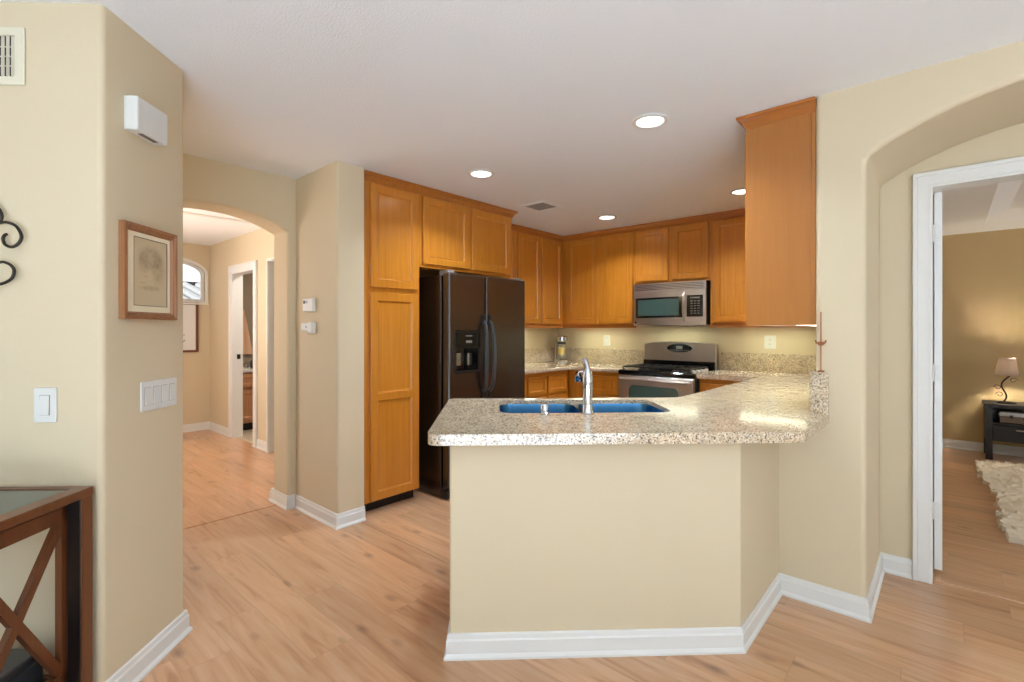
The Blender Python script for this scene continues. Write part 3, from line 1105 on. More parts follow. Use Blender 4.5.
# freezer door with the dispenser opening
dY0, dY1, dZ0, dZ1 = 2.665, 2.94, 1.025, 1.35
mb = MB().prism(rect(2.60, 3.014, 0.085, 1.835), XF - 0.085, XF, holes=[rounded(rect(dY0, dY1, dZ0, dZ1), 0.012, 3)], axis='X')
fd = obj('freezer_door', mb, 'black_tex', fr, bevel=0.02, seg=5)
fd2 = obj('fridge_door', MB().box(XF - 0.085, XF, 3.026, 3.545, 0.085, 1.835), 'black_tex', fr, bevel=0.012, seg=4)
dp = obj('dispenser', MB().prism(rounded(rect(dY0 - 0.01, dY1 + 0.01, dZ0 - 0.012, dZ1 + 0.01), 0.015, 3), XF - 0.006, XF + 0.004, holes=[rect(dY0 + 0.012, dY1 - 0.012, dZ0 + 0.01, 1.22)], axis='X'), 'black', fr)
mb = MB()
mb.box(XF - 0.08, XF - 0.075, dY0, dY1, dZ0, 1.23)
mb.box(XF - 0.08, XF, dY0 - 0.001, dY0 + 0.012, dZ0, 1.23)
mb.box(XF - 0.08, XF, dY1 - 0.012, dY1 + 0.001, dZ0, 1.23)
mb.box(XF - 0.08, XF, dY0, dY1, dZ0, dZ0 + 0.01)
obj('cavity', mb, 'black_gloss', dp)
for y in (2.74, 2.87):
    obj('paddle', MB().box(XF - 0.06, XF - 0.04, y - 0.028, y + 0.028, 1.07, 1.18, bev=0.006), 'chrome', dp, label='grey dispenser paddle')
obj('control_panel', MB().prism(rounded(rect(dY0 + 0.006, dY1 - 0.006, 1.228, dZ1 - 0.004), 0.01, 3), XF + 0.003, XF + 0.012, axis='X'), 'black_gloss', dp)
mb = MB()
for i in range(3):
    mb.prism(rounded(rect(2.775 + 0.024 * i, 2.792 + 0.024 * i, 1.262, 1.284), 0.006, 3), XF + 0.011, XF + 0.0135, axis='X')
mb.box(XF + 0.011, XF + 0.013, 2.77, 2.845, 1.318, 1.326)
obj('buttons', mb, 'grey', dp)


def bow_handle(door, y, side):
    pts = [(XF - 0.004, y, 1.44), (XF + 0.018, y, 1.435), (XF + 0.036, y + 0.003 * side, 1.405), (XF + 0.05, y + 0.008 * side, 1.32), (XF + 0.056, y + 0.012 * side, 1.20), (XF + 0.056, y + 0.012 * side, 1.1), (XF + 0.05, y + 0.008 * side, 0.96), (XF + 0.036, y + 0.003 * side, 0.885), (XF + 0.018, y, 0.855), (XF - 0.004, y, 0.85)]
    obj('handle', MB().tube(pts, 0.016, 12), 'darkbox', door, smooth=True)
    for z0, z1 in ((1.435, 1.50), (0.79, 0.855)):
        obj('handle_mount', MB().box(XF - 0.002, XF + 0.016, y - 0.016, y + 0.016, z0, z1, bev=0.004), 'black', door)


bow_handle(fd, 2.983, -1)
bow_handle(fd2, 3.057, 1)
obj('hinge_cover', MB().box(XF - 0.14, XF - 0.03, 3.46, 3.53, 1.815, 1.855, bev=0.006), 'grey', fr)
obj('hinge_cover', MB().box(XF - 0.14, XF - 0.03, 2.615, 2.685, 1.815, 1.855, bev=0.006), 'grey', fr)

# ------------------------------------------------------------------ gas range
X0, X1 = -2.618, -1.806
YF = 4.635
rg = thing('gas_range', 'stainless gas range with black cooktop and curved backguard', 'range', (-2.21, 5.0, 0))
obj('body', MB().box(X0, X1, YF + 0.035, 5.33, 0.02, 0.905), 'darkbox', rg)
ck = obj('cooktop', MB().box(X0 - 0.004, X1 + 0.004, YF + 0.005, 5.25, 0.905, 0.952, bev=0.012, seg=3), 'black_gloss', rg)
od = obj('oven_door', MB().prism(rect(X0 + 0.005, X1 - 0.005, 0.27, 0.9), YF, YF + 0.04, axis='Y'), 'steel', rg, bevel=0.008)
obj('window', MB().prism(rounded(rect(X0 + 0.13, X1 - 0.15, 0.42, 0.80), 0.06, 6), YF - 0.004, YF + 0.004, axis='Y'), 'oven_glass', od)
hp = [(X0 + 0.05, YF + 0.0, 0.858), (X0 + 0.055, YF - 0.04, 0.862), (X0 + 0.1, YF - 0.052, 0.864)] + [(X0 + 0.1 + (X1 - X0 - 0.2) * i / 8, YF - 0.052 - 0.012 * math.sin(PI * i / 8), 0.864) for i in range(1, 8)] + [(X1 - 0.1, YF - 0.052, 0.864), (X1 - 0.055, YF - 0.04, 0.862), (X1 - 0.05, YF, 0.858)]
obj('handle', MB().tube(hp, 0.014, 10), 'steel', od, smooth=True)
obj('drawer', MB().box(X0 + 0.005, X1 - 0.005, YF, YF + 0.04, 0.07, 0.26, bev=0.006), 'steel', rg)
# backguard, gently curved top
top = [(X0 + 0.004, 0.95), (X1 - 0.004, 0.95)]
crv = [(X1 - 0.004 - (X1 - X0 - 0.008) * i / 20, 1.222 + 0.022 * math.sin(PI * i / 20)) for i in range(21)]
bg = obj('backguard', MB().prism(rounded(top + crv, [0, 0] + [0.025] + [0] * 19 + [0.025]), 5.235, 5.315, axis='Y'), 'steel', rg, bevel=0.006)
mb = MB().prism([(X0 + 0.01, 0.953), (X1 - 0.01, 0.953), (X1 - 0.01, 1.035), (X0 + 0.01, 1.035)], 5.2, 5.237, axis='Y')
obj('vent_strip', mb, 'black_gloss', bg)
ov = [(-2.2 + 0.135 * math.cos(t), 1.172 + 0.042 * math.sin(t)) for t in [2 * PI * k / 32 for k in range(32)]]
oc = obj('clock_panel', MB().prism(ov, 5.228, 5.237, axis='Y'), 'black_gloss', bg)
ov2 = [(-2.2 + 0.142 * math.cos(t), 1.172 + 0.048 * math.sin(t)) for t in [2 * PI * k / 32 for k in range(32)]]
obj('bezel', MB().prism(ov2, 5.231, 5.237, axis='Y'), 'chrome', bg)
obj('display', MB().box(-2.235, -2.165, 5.2255, 5.229, 1.165, 1.195), 'grey', oc)
mb = MB()
for i in range(10):
    mb.box(-2.305 + i * 0.0225, -2.294 + i * 0.0225, 5.2255, 5.229, 1.146, 1.155)
obj('buttons', mb, 'grey', oc)
# grates and burners
for gx in (-2.42, -2.04):
    mb = MB()
    x0, x1, y0, y1 = gx - 0.165, gx + 0.165, 4.70, 5.16
    zt = 0.985
    for a, b in (((x0, y0), (x1, y0)), ((x1, y0), (x1, y1)), ((x1, y1), (x0, y1)), ((x0, y1), (x0, y0)), ((x0, (y0 + y1) / 2), (x1, (y0 + y1) / 2))):
        mb.bar((a[0], a[1], zt), (b[0], b[1], zt), 0.014, 0.014)
    for cy in (4.815, 5.045):
        for k in range(4):
            an = PI / 4 + k * PI / 2
            mb.bar((gx + 0.035 * math.cos(an), cy + 0.035 * math.sin(an), zt + 0.003), (gx + 0.15 * math.cos(an), cy + 0.11 * math.sin(an), zt), 0.011, 0.013)
        mb.bar((x0, cy, zt), (gx - 0.04, cy, zt + 0.003), 0.011, 0.013)
        mb.bar((gx + 0.04, cy, zt + 0.003), (x1, cy, zt), 0.011, 0.013)
    for x, y in ((x0, y0), (x1, y0), (x1, y1), (x0, y1)):
        mb.box(x - 0.008, x + 0.008, y - 0.008, y + 0.008, 0.951, zt)
    obj('grate', mb, 'iron', rg)
    for cy in (4.815, 5.045):
        obj('burner', MB().lathe([(0, 0), (0.055, 0), (0.055, 0.008), (0.04, 0.012), (0.04, 0.02), (0.033, 0.026), (0, 0.026)], (gx, cy, 0.951), 20), 'iron', rg, smooth=True)
for y in (4.72, 4.83, 4.94, 5.05):
    obj('knob', MB().lathe([(0, 0), (0.021, 0), (0.019, 0.022), (0.016, 0.026), (0, 0.026)], (-1.842, y, 0.951), 16), 'steel', rg, smooth=True)

# ------------------------------------------------------------------ microwave
mw = thing('microwave_oven', 'stainless over-the-range microwave with black door window', 'microwave', (-2.2, 5.1, 1.42))
MX0, MX1 = -2.603, -1.815
obj('case', MB().box(MX0 + 0.003, MX1 - 0.003, 4.985, 5.333, 1.425, 1.868), 'black', mw)


def bow(x):
    u = (x - MX0) / (MX1 - MX0) * 2 - 1
    return 4.955 - 0.03 * (1 - u * u)


def curved(x0, x1, z0, z1, dy, depth=0.03, n=12):
    mb = MB()
    f = [(x0 + (x1 - x0) * i / n) for i in range(n + 1)]
    a = [[mb.v(x, bow(x) + dy, z) for x in f] for z in (z0, z1)]
    b = [[mb.v(x, bow(x) + dy + depth, z) for x in f] for z in (z0, z1)]
    for i in range(n):
        mb.face([a[0][i], a[0][i + 1], a[1][i + 1], a[1][i]])
        mb.face([b[0][i + 1], b[0][i], b[1][i], b[1][i + 1]])
        mb.face([a[1][i], a[1][i + 1], b[1][i + 1], b[1][i]])
        mb.face([a[0][i + 1], a[0][i], b[0][i], b[0][i + 1]])
    for i in (0, n):
        mb.face([a[0][i], a[1][i], b[1][i], b[0][i]])
    return mb


fr_ = obj('front', curved(MX0, MX1, 1.415, 1.785, 0.0), 'steel', mw, bevel=0.004)
gt = obj('vent_grille', curved(MX0, MX1, 1.787, 1.868, 0.002), 'steel', mw)
mb = MB()
for i in range(4):
    mbx = curved(MX0 + 0.02, MX1 - 0.02, 1.80 + i * 0.016, 1.8045 + i * 0.016, 0.0005, 0.01)
    obj('slot', mbx, 'grey_metal', gt)
dw = obj('door_window', curved(-2.575, -2.04, 1.50, 1.716, -0.003, 0.01), 'black_gloss', mw, bevel=0.003)
obj('inner_window', curved(-2.545, -2.075, 1.522, 1.694, -0.0045, 0.006), 'oven_glass', dw)
cpn = obj('control_panel', curved(-2.0, -1.84, 1.505, 1.725, -0.003, 0.01), 'black_gloss', mw, bevel=0.003)
mb = curved(-1.965, -1.87, 1.69, 1.706, -0.0045, 0.004, 3)
obj('display', mb, 'grey', cpn)
for r in range(6):
    for q_ in range(3):
        x = -1.96 + q_ * 0.034
        z = 1.66 - r * 0.025
        obj('button', curved(x, x + 0.022, z, z + 0.009, -0.0045, 0.004, 2), 'grey', cpn)
hp = [(-2.02, bow(-2.02) - 0.002 - (0.04 * math.sin(PI * i / 12) ** 0.6), 1.46 + 0.295 * i / 12) for i in range(13)]
obj('handle', MB().tube(hp, 0.011, 10), 'steel', mw, smooth=True)
obj('badge', MB().lathe([(0, -0.003), (0.011, -0.003), (0.011, 0.004), (0, 0.004)], (-2.572, bow(-2.572) - 0.003, 1.452), 16, Matrix.Rotation(PI / 2, 4, 'X')), 'chrome', mw)

# ------------------------------------------------------------------ coffee maker
cx_, cy_ = -3.72, 5.15
cm = thing('coffee_maker', 'silver and glass coffee maker in the counter corner', 'coffee maker', (cx_, cy_, ZF))
lathe_obj('base', [(0, 0), (0.075, 0), (0.075, 0.02), (0.068, 0.028), (0, 0.028)], (cx_, cy_, ZF), 'steel', cm)
lathe_obj('jar', [(0.06, 0.028), (0.068, 0.06), (0.068, 0.2), (0.055, 0.235), (0.05, 0.24), (0.047, 0.24), (0.051, 0.23), (0.064, 0.198), (0.064, 0.06), (0.056, 0.03), (0, 0.03)], (cx_, cy_, ZF), 'glass', cm)
lathe_obj('collar', [(0.053, 0.235), (0.058, 0.24), (0.058, 0.262), (0.05, 0.27), (0, 0.27)], (cx_, cy_, ZF), 'black', cm)
lathe_obj('lid', [(0, 0.265), (0.07, 0.265), (0.076, 0.275), (0.076, 0.325), (0.07, 0.335), (0, 0.337)], (cx_, cy_, ZF), 'chrome', cm)
lathe_obj('filter', [(0, 0.05), (0.03, 0.05), (0.045, 0.1), (0.045, 0.2), (0, 0.2)], (cx_, cy_, ZF), 'steel', cm)
mb = MB()
pts = []
for k in range(7):
    an = math.radians(-100 + k * 12)
    pts.append((cx_ + 0.0695 * math.cos(an), cy_ + 0.0695 * math.sin(an)))
lo = [mb.v(x, y, ZF + 0.1) for x, y in pts]
hi = [mb.v(x, y, ZF + 0.19) for x, y in pts]
for i in range(6):
    mb.face([lo[i], lo[i + 1], hi[i + 1], hi[i]])
bmesh.ops.solidify(mb.bm, geom=mb.bm.faces[:], thickness=0.001)
obj('sticker', mb, 'label', cm, label='yellow sticker')
obj('column', MB().box(cx_ - 0.1, cx_ - 0.07, cy_ - 0.02, cy_ + 0.05, ZF, ZF + 0.3, bev=0.008), 'steel', cm)

# ------------------------------------------------------------------ under-cabinet lights
ul = []


def uclight(loc, along, length, label):
    t = thing('under_cabinet_light', label, 'light', loc, 'lights under the wall cabinets')
    x, y, z = loc
    if along == 'X':
        obj('housing', MB().box(x - length / 2, x + length / 2, y - 0.035, y + 0.035, z - 0.004, z + 0.02, bev=0.003), 'plastic', t)
        obj('diffuser', MB().box(x - length / 2 + 0.015, x + length / 2 - 0.015, y - 0.025, y + 0.025, z - 0.018, z - 0.003, bev=0.004), 'tube', t)
        a = area('tube_light', (x, y, z - 0.025), (0, 0, -1), length - 0.05, 0.05, 1.75 * length / 0.6, (0.93, 1.0, 0.68))
    else:
        obj('housing', MB().box(x - 0.035, x + 0.035, y - length / 2, y + length / 2, z - 0.004, z + 0.02, bev=0.003), 'plastic', t)
        obj('diffuser', MB().box(x - 0.025, x + 0.025, y - length / 2 + 0.015, y + length / 2 - 0.015, z - 0.018, z - 0.003, bev=0.004), 'tube', t)
        a = area('tube_light', (x, y, z - 0.025), (0, 0, -1), 0.05, length - 0.05, 1.75 * length / 0.6, (0.93, 1.0, 0.68))
    return t


uclight((-3.2, 5.10, ZU + 0.02), 'X', 0.62, 'lit light strip under the wall cabinet left of the microwave')
uclight((-3.76, 4.35, ZU + 0.02), 'Y', 0.62, 'lit light strip under the wall cabinet beside the refrigerator')
uclight((-1.25, 5.10, ZU + 0.02), 'X', 0.62, 'lit light strip under the cabinet right of the microwave')
obj('light_rail', MB().box(XR - 0.0, XR + 0.02, 2.894, 5.04, ZU, ZU + 0.04), 'crown', re_)
uclight((-0.66, 3.75, ZU + 0.02), 'Y', 0.9, 'lit light strip under the cabinet with the plain end panel')

area('range_fill', (-2.2, 5.1, 1.41), (0, 0, -1), 0.5, 0.06, 1.8, (0.95, 1.0, 0.74))  # added fill below the microwave, brightening the wall behind the range
# ------------------------------------------------------------------ recessed ceiling lights
LP = [(-1.245, 2.56, 'recessed ceiling light nearest the camera, large in the picture above the peninsula'),
      (-2.605, 2.587, 'recessed ceiling light in front of the cabinets over the refrigerator'),
      (-2.64, 4.451, 'recessed ceiling light nearest the back corner, beyond the ceiling vent'),
      (-1.298, 4.371, 'recessed ceiling light half hidden by the right-hand cabinet')]
rl0 = thing('recessed_light', LP[0][2], 'ceiling light', (LP[0][0], LP[0][1], TOP), 'recessed kitchen ceiling lights')
lathe_obj('trim_ring', [(0.072, -0.001), (0.098, -0.001), (0.1, -0.006), (0.094, -0.011), (0.078, -0.011), (0.070, -0.003)], (LP[0][0], LP[0][1], TOP), 'white', rl0, n=36)
lathe_obj('lens', [(0.074, -0.004), (0.06, -0.0065), (0, -0.008)], (LP[0][0], LP[0][1], TOP), 'lens', rl0, n=36)
for i, (x, y, lb_) in enumerate(LP):
    if i:
        copy_thing(rl0, (x, y, TOP), lb_)
    l = bpy.data.lights.new('downlight', 'AREA')
    l.shape = 'DISK'
    l.size = 0.12
    l.energy = 14
    l.color = (0.79, 0.91, 1.0)
    l.spread = math.radians(130)
    o = bpy.data.objects.new('downlight', l)
    COL.objects.link(o)
    o.location = (x, y, TOP - 0.015)

# ceiling vent
cv = thing('ceiling_vent', 'white square ceiling air vent near the refrigerator cabinets', 'vent', (-2.87, 3.64, TOP))
vx, vy = -2.87, 3.64
obj('frame', MB().prism(rect(vx - 0.145, vx + 0.145, vy - 0.145, vy + 0.145), TOP - 0.008, TOP - 0.001, holes=[rect(vx - 0.108, vx + 0.108, vy - 0.108, vy + 0.108)]), 'ceil', cv)
obj('duct', MB().box(vx - 0.108, vx + 0.108, vy - 0.108, vy + 0.108, TOP - 0.002, TOP - 0.0005), 'dark_gap', cv)
for i in range(7):
    y = vy - 0.096 + i * 0.032
    obj('louver', MB().bar((vx - 0.108, y, TOP - 0.006), (vx + 0.108, y, TOP - 0.006), 0.018, 0.003), 'vent_grey', cv)

# ------------------------------------------------------------------ wall fittings
def plate(name, T, w, h, label, cat, n=1, rocker=True, outlet=False):
    """plate centred at local (0,0); faces local -y."""
    o = T @ Vector((0, 0, 0))
    t = thing(name, label, cat, o)
    obj('plate', MB(T).prism(rounded(rect(-w / 2, w / 2, -h / 2, h / 2), 0.006, 3), -0.007, 0.0, axis='Y'), 'plastic', t, bevel=0.0025, seg=2)
    for i in range(n):
        x = (i - (n - 1) / 2) * 0.049
        if outlet:
            for z in (0.021, -0.021):
                r = obj('socket', MB(T).prism(rounded(rect(x - 0.016, x + 0.016, z - 0.014, z + 0.014), 0.008, 4), -0.0095, -0.006, axis='Y'), 'plastic', t)
                obj('slot', MB(T).box(x - 0.008, x - 0.0055, -0.0102, -0.009, z - 0.004, z + 0.006).box(x + 0.0055, x + 0.008, -0.0102, -0.009, z - 0.004, z + 0.006), 'dark_gap', r)
        else:
            mb = MB(T)
            mb.prism(rect(x - 0.0175, x + 0.0175, -0.036, 0.036), -0.0078, -0.006, axis='Y')
            obj('switch_well', mb, 'grey', t)
            mb = MB(T)
            a = [mb.v(x - 0.016, -0.006, -0.0345), mb.v(x + 0.016, -0.006, -0.0345), mb.v(x + 0.016, -0.006, 0.0345), mb.v(x - 0.016, -0.006, 0.0345)]
            b = [mb.v(x - 0.016, -0.0125, -0.0345), mb.v(x + 0.016, -0.0125, -0.0345), mb.v(x + 0.016, -0.0085, 0.0345), mb.v(x - 0.016, -0.0085, 0.0345)]
            mb.face(b)
            for k in range(4):
                mb.face([a[k], a[(k + 1) % 4], b[(k + 1) % 4], b[k]])
            obj('rocker', mb, 'plastic', t)
    return t


def fs_front(x, z):     # on the left wall's front face
    q = sw(x, -0.0005)
    return frame((q[0], q[1], z), E1, E2)


def fs_side(y, z):      # on its end face, facing +E1
    q = sw(0.0005, y)
    return frame((q[0], q[1], z), E2, (-E1[0], -E1[1]))


plate('light_switch', fs_front(-0.193, 1.103), 0.078, 0.124, 'single white rocker switch on the left wall above the glass-topped table', 'switch')
plate('light_switch', fs_side(0.2925, 1.103), 0.215, 0.12, 'four-gang white rocker switch below the framed sepia picture', 'switch', n=4)
plate('wall_outlet', frame((-1.322, 5.3395, 1.25), (1, 0), (0, 1)), 0.105, 0.13, 'white outlet plate on the back wall right of the range', 'outlet', outlet=True)
plate('light_switch', frame((-3.168, 5.3395, 1.24), (1, 0), (0, 1)), 0.09, 0.13, 'white switch plate under the cabinets between coffee maker and range', 'switch')

# door chime
q = sw(0.0005, 0.215)
T = fs_side(0.189, 2.196)
chm = thing('door_chime', 'white box door chime high on the left wall above the framed sepia picture', 'door chime', (q[0], q[1], 2.14))
obj('cover', MB(T).box(-0.088, 0.088, -0.05, -0.004, -0.065, 0.065, bev=0.007), 'plastic', chm)
obj('back_plate', MB(T).box(-0.086, 0.086, -0.006, 0, -0.063, 0.063), 'plastic', chm)
obj('sound_slot', MB(T).box(-0.045, 0.045, -0.038, -0.02, -0.0665, -0.064), 'brown_box', chm)

# framed portrait
T = fs_side(0.2275, 1.597)
q = sw(0.0005, 0.235)
pf = thing('framed_picture', 'oak-framed sepia chalk study with cream mat on the left wall end', 'picture', (q[0], q[1], 1.41))
w, h = 0.1525, 0.1845
mb = MB(T)
prof = [(0, 0), (0.0, 0.022), (0.010, 0.024), (0.017, 0.017), (0.022, 0.018), (0.029, 0.009), (0.029, 0)]


def frame_sweep(mb, w, h, prof):
    rings = []
    for sx, sz in ((-1, -1), (1, -1), (1, 1), (-1, 1)):
        rings.append([mb.v(sx * (w - o), -d, sz * (h - o)) for o, d in prof])
    k = len(prof)
    for i in range(4):
        a, b = rings[i], rings[(i + 1) % 4]
        for j in range(k):
            mb.face([a[j], a[(j + 1) % k], b[(j + 1) % k], b[j]])
    return mb


obj('frame', frame_sweep(mb, w, h, prof), 'oak_frame', pf)
obj('mat_board', MB(T).prism(rect(-w + 0.025, w - 0.025, -h + 0.025, h - 0.025), -0.008, -0.002, holes=[rect(-0.085, 0.106, -0.130, 0.137)], axis='Y'), 'mat', pf)
obj('mat_bevel', MB(T).prism(rect(-0.0865, 0.1075, -0.1315, 0.1385), -0.0085, -0.006, holes=[rect(-0.084, 0.105, -0.129, 0.136)], axis='Y'), 'brown_box', pf)
sk = obj('drawing', MB(T).box(-0.087, 0.1085, -0.005, -0.002, -0.132, 0.139), 'sketch', pf)

# return-air register, left edge of the photo
va_ = thing('wall_vent', 'cream return-air register high on the left wall', 'vent', fs_front(-0.45, 2.24).to_translation())
T = fs_front(-0.443, 2.342)
obj('frame', MB(T).prism(rect(-0.179, 0.179, -0.102, 0.102), -0.008, 0, holes=[rect(-0.145, 0.145, -0.072, 0.072)], axis='Y'), 'vent', va_, bevel=0.003, seg=2)
obj('duct', MB(T).box(-0.145, 0.145, -0.001, 0.001, -0.072, 0.072), 'dark_gap', va_)
for i in range(17):
    x = -0.137 + i * 0.0172
    m4 = MB(T @ Matrix.Translation((x, -0.005, 0)) @ Matrix.Rotation(1.15, 4, 'Z'))
    obj('louver', m4.box(-0.0045, 0.0045, -0.0008, 0.0008, -0.071, 0.071), 'vent', va_)
obj('damper_rod', MB(T).bar((-0.145, -0.0015, 0.0), (0.145, -0.0015, 0.0), 0.004, 0.003).bar((-0.145, -0.0015, 0.034), (0.145, -0.0015, 0.034), 0.004, 0.003).bar((-0.145, -0.0015, -0.034), (0.145, -0.0015, -0.034), 0.004, 0.003), 'vent', va_)
obj('damper_lever', MB(T).tube([(0.125, -0.006, 0.0), (0.135, -0.018, -0.006)], 0.003, 8), 'white', va_)

# wrought scroll decoration
T = fs_front(-0.541, 1.65)


def catmull(p, k=6):
    q = [p[0]] + list(p) + [p[-1]]
    out = []
    for i in range(1, len(q) - 2):
        for j in range(k):
            t = j / k
            out.append(tuple(0.5 * (2 * q[i][a] + (q[i + 1][a] - q[i - 1][a]) * t + (2 * q[i - 1][a] - 5 * q[i][a] + 4 * q[i + 1][a] - q[i + 2][a]) * t * t + (3 * q[i][a] - q[i - 1][a] - 3 * q[i + 1][a] + q[i + 2][a]) * t ** 3) for a in (0, 1)))
    return out + [p[-1]]


def spiral(cx, cz, r0, r1, a0, a1, n=36):
    return [(cx + (r0 + (r1 - r0) * i / n) * math.cos(a0 + (a1 - a0) * i / n), -0.02, cz + (r0 + (r1 - r0) * i / n) * math.sin(a0 + (a1 - a0) * i / n)) for i in range(n + 1)]


mb = MB(T)
for s in (1, -1):
    def f(pts):
        return [(p[0] * s, p[1], p[2]) for p in pts]
    for cv_ in (
        [(0.02, 0.0), (0.1, 0.06), (0.16, 0.088), (0.203, 0.096), (0.229, 0.099), (0.262, 0.085), (0.28, 0.051), (0.27, 0.025), (0.248, 0.012), (0.225, 0.02), (0.217, 0.04), (0.222, 0.053), (0.230, 0.057)],
        [(0.0, -0.12), (0.1, -0.085), (0.16, -0.055), (0.203, -0.043), (0.22, -0.041), (0.245, -0.053), (0.255, -0.073), (0.245, -0.1), (0.21, -0.118), (0.18, -0.113), (0.167, -0.095), (0.177, -0.08)],
        [(0.02, 0.02), (0.05, 0.12), (0.12, 0.168), (0.17, 0.17), (0.2, 0.15), (0.213, 0.122), (0.203, 0.098), (0.18, 0.088)]):
        mb.tube([(x_ * s, -0.02, z_) for x_, z_ in catmull(cv_)], 0.0052, 8)
mb.tube([(0, -0.02, -0.19), (0, -0.02, 0.22)], 0.007, 8)
mb.tube([(0, -0.024, -0.05), (0, 0.0, -0.05)], 0.006, 8)
mb.tube([(0, -0.024, 0.12), (0, 0.0, 0.12)], 0.006, 8)
sc = obj('wall_scroll', mb, 'grey_metal', smooth=True)
tag(sc, 'dark wrought metal scroll decoration on the left wall', 'wall decoration')

# thermostat and sensor
th = thing('thermostat', 'white thermostat on the tan wall left of the pantry', 'thermostat', (-3.538, 1.7365, 1.50))
obj('cover', MB().box(-3.61, -3.45, 1.708, 1.7368, 1.505, 1.605, bev=0.008), 'plastic', th)
obj('display', MB().box(-3.595, -3.56, 1.7065, 1.709, 1.565, 1.588), 'black', th)
obj('button', MB().box(-3.548, -3.53, 1.7065, 1.709, 1.568, 1.583, bev=0.002), 'grey', th)
ws = thing('door_sensor', 'small white sensor box on the tan wall below the thermostat', 'sensor', (-3.54, 1.7365, 1.345))
obj('cover', MB().box(-3.635, -3.52, 1.705, 1.7368, 1.362, 1.425, bev=0.012), 'plastic', ws)
obj('cap', MB().box(-3.522, -3.445, 1.698, 1.7368, 1.345, 1.43, bev=0.012), 'plastic', ws)
obj('button', MB().box(-3.55, -3.538, 1.7035, 1.706, 1.385, 1.4), 'grey', ws)

# copper hook on the end of the right wall
hk = MB()
hx, hy = -0.474, 2.834
hk.box(hx - 0.014, hx + 0.014, 2.838, 2.8492, 1.161, 1.17)
hk.tube([(hx, 2.842, 1.168), (hx, 2.84, 1.3), (hx, 2.842, 1.46)], 0.0035, 8)
hk.tube([(hx - 0.022, hy, 1.318), (hx - 0.018, hy - 0.006, 1.306), (hx, hy, 1.302), (hx + 0.018, hy - 0.006, 1.306), (hx + 0.022, hy, 1.318)], 0.0045, 8)
hk.box(hx - 0.012, hx + 0.012, 2.836, 2.8492, 1.294, 1.312)
h_ = obj('wall_hook', hk, 'copper', smooth=True)
tag(h_, 'thin copper rod and hook on the wall end above the granite upstand', 'hook')

# ------------------------------------------------------------------ console table (left edge)
ct_ = thing('console_table', 'brown wood console table with glass top and crossed ends against the left wall', 'table', sw(-0.65, -0.25) + (0,))
TX, TB, TF = -0.006, -0.03, -0.47       # right end, back, front in the wall frame
TL = -1.25
ZT = 0.822
mb = MB(FS).prism(rect(TL, TX, TF, TB), ZT - 0.03, ZT, holes=[rect(TL + 0.055, TX - 0.055, TF + 0.055, TB - 0.03)])
obj('top_frame', mb, 'walnut', ct_, bevel=0.002, seg=1)
obj('glass_panel', MB(FS).box(TL + 0.05, TX - 0.05, TF + 0.05, TB - 0.028, ZT - 0.012, ZT - 0.003), 'table_glass', ct_)
for x in (TX - 0.002, TL + 0.052):
    for y in (TB - 0.002, TF + 0.042):
        lg = obj('leg', MB(FS).box(x - 0.05, x - 0.006, y - 0.042, y, 0, ZT - 0.03, bev=0.002), 'espresso', ct_, label='black table leg')
        obj('side_trim', MB(FS).box(x - 0.006, x, y - 0.042, y, 0, ZT - 0.03), 'walnut', lg, label='brown side face')
for xe in (TX - 0.062, TL + 0.085):
    mb = MB(FS)
    x0, x1 = xe - 0.022, xe
    ya, yb = TF + 0.045, TB - 0.02
    za_, zb_ = 0.16, 0.765
    mb.box(x0, x1, ya, yb, zb_ - 0.05, zb_)
    mb.box(x0, x1, ya, yb, za_, za_ + 0.04)
    mb.box(x0, x1, ya, ya + 0.035, za_, zb_)
    mb.box(x0, x1, yb - 0.035, yb, za_, zb_)
    mb.bar((xe - 0.011, ya + 0.02, za_ + 0.02), (xe - 0.011, yb - 0.02, zb_ - 0.03), 0.02, 0.028)
    mb.bar((xe - 0.0115, ya + 0.02, zb_ - 0.03), (xe - 0.0115, yb - 0.02, za_ + 0.02), 0.02, 0.028)
    obj('end_frame', mb, 'walnut', ct_)
mb = MB(FS).box(TL + 0.04, TX - 0.045, TB - 0.035, TB - 0.012, 0.13, 0.17).box(TL + 0.04, TX - 0.045, TF + 0.01, TF + 0.03, 0.13, 0.17)
obj('shelf_rail', mb, 'walnut', ct_)
obj('glass_shelf', MB(FS).box(TL + 0.04, TX - 0.06, TF + 0.02, TB - 0.02, 0.155, 0.163), 'table_glass', ct_)
bx = thing('media_box', 'dark grey electronics box on the lower shelf of the console table', 'electronics', sw(-0.35, -0.2) + (0.163,))
obj('case', MB(FS).box(-0.55, -0.135, -0.36, -0.075, 0.166, 0.255, bev=0.006), 'darkbox', bx)
obj('lid', MB(FS).box(-0.552, -0.133, -0.362, -0.073, 0.257, 0.285, bev=0.006), 'darkbox', bx)
cb = obj('power_cord', MB(FS).tube([(-0.118, -0.09, 0.006), (-0.16, -0.05, 0.006), (-0.25, -0.04, 0.006), (-0.5, -0.036, 0.006)], 0.004, 8), 'black', smooth=True)
tag(cb, 'thin black power cord on the floor under the console table', 'cord')

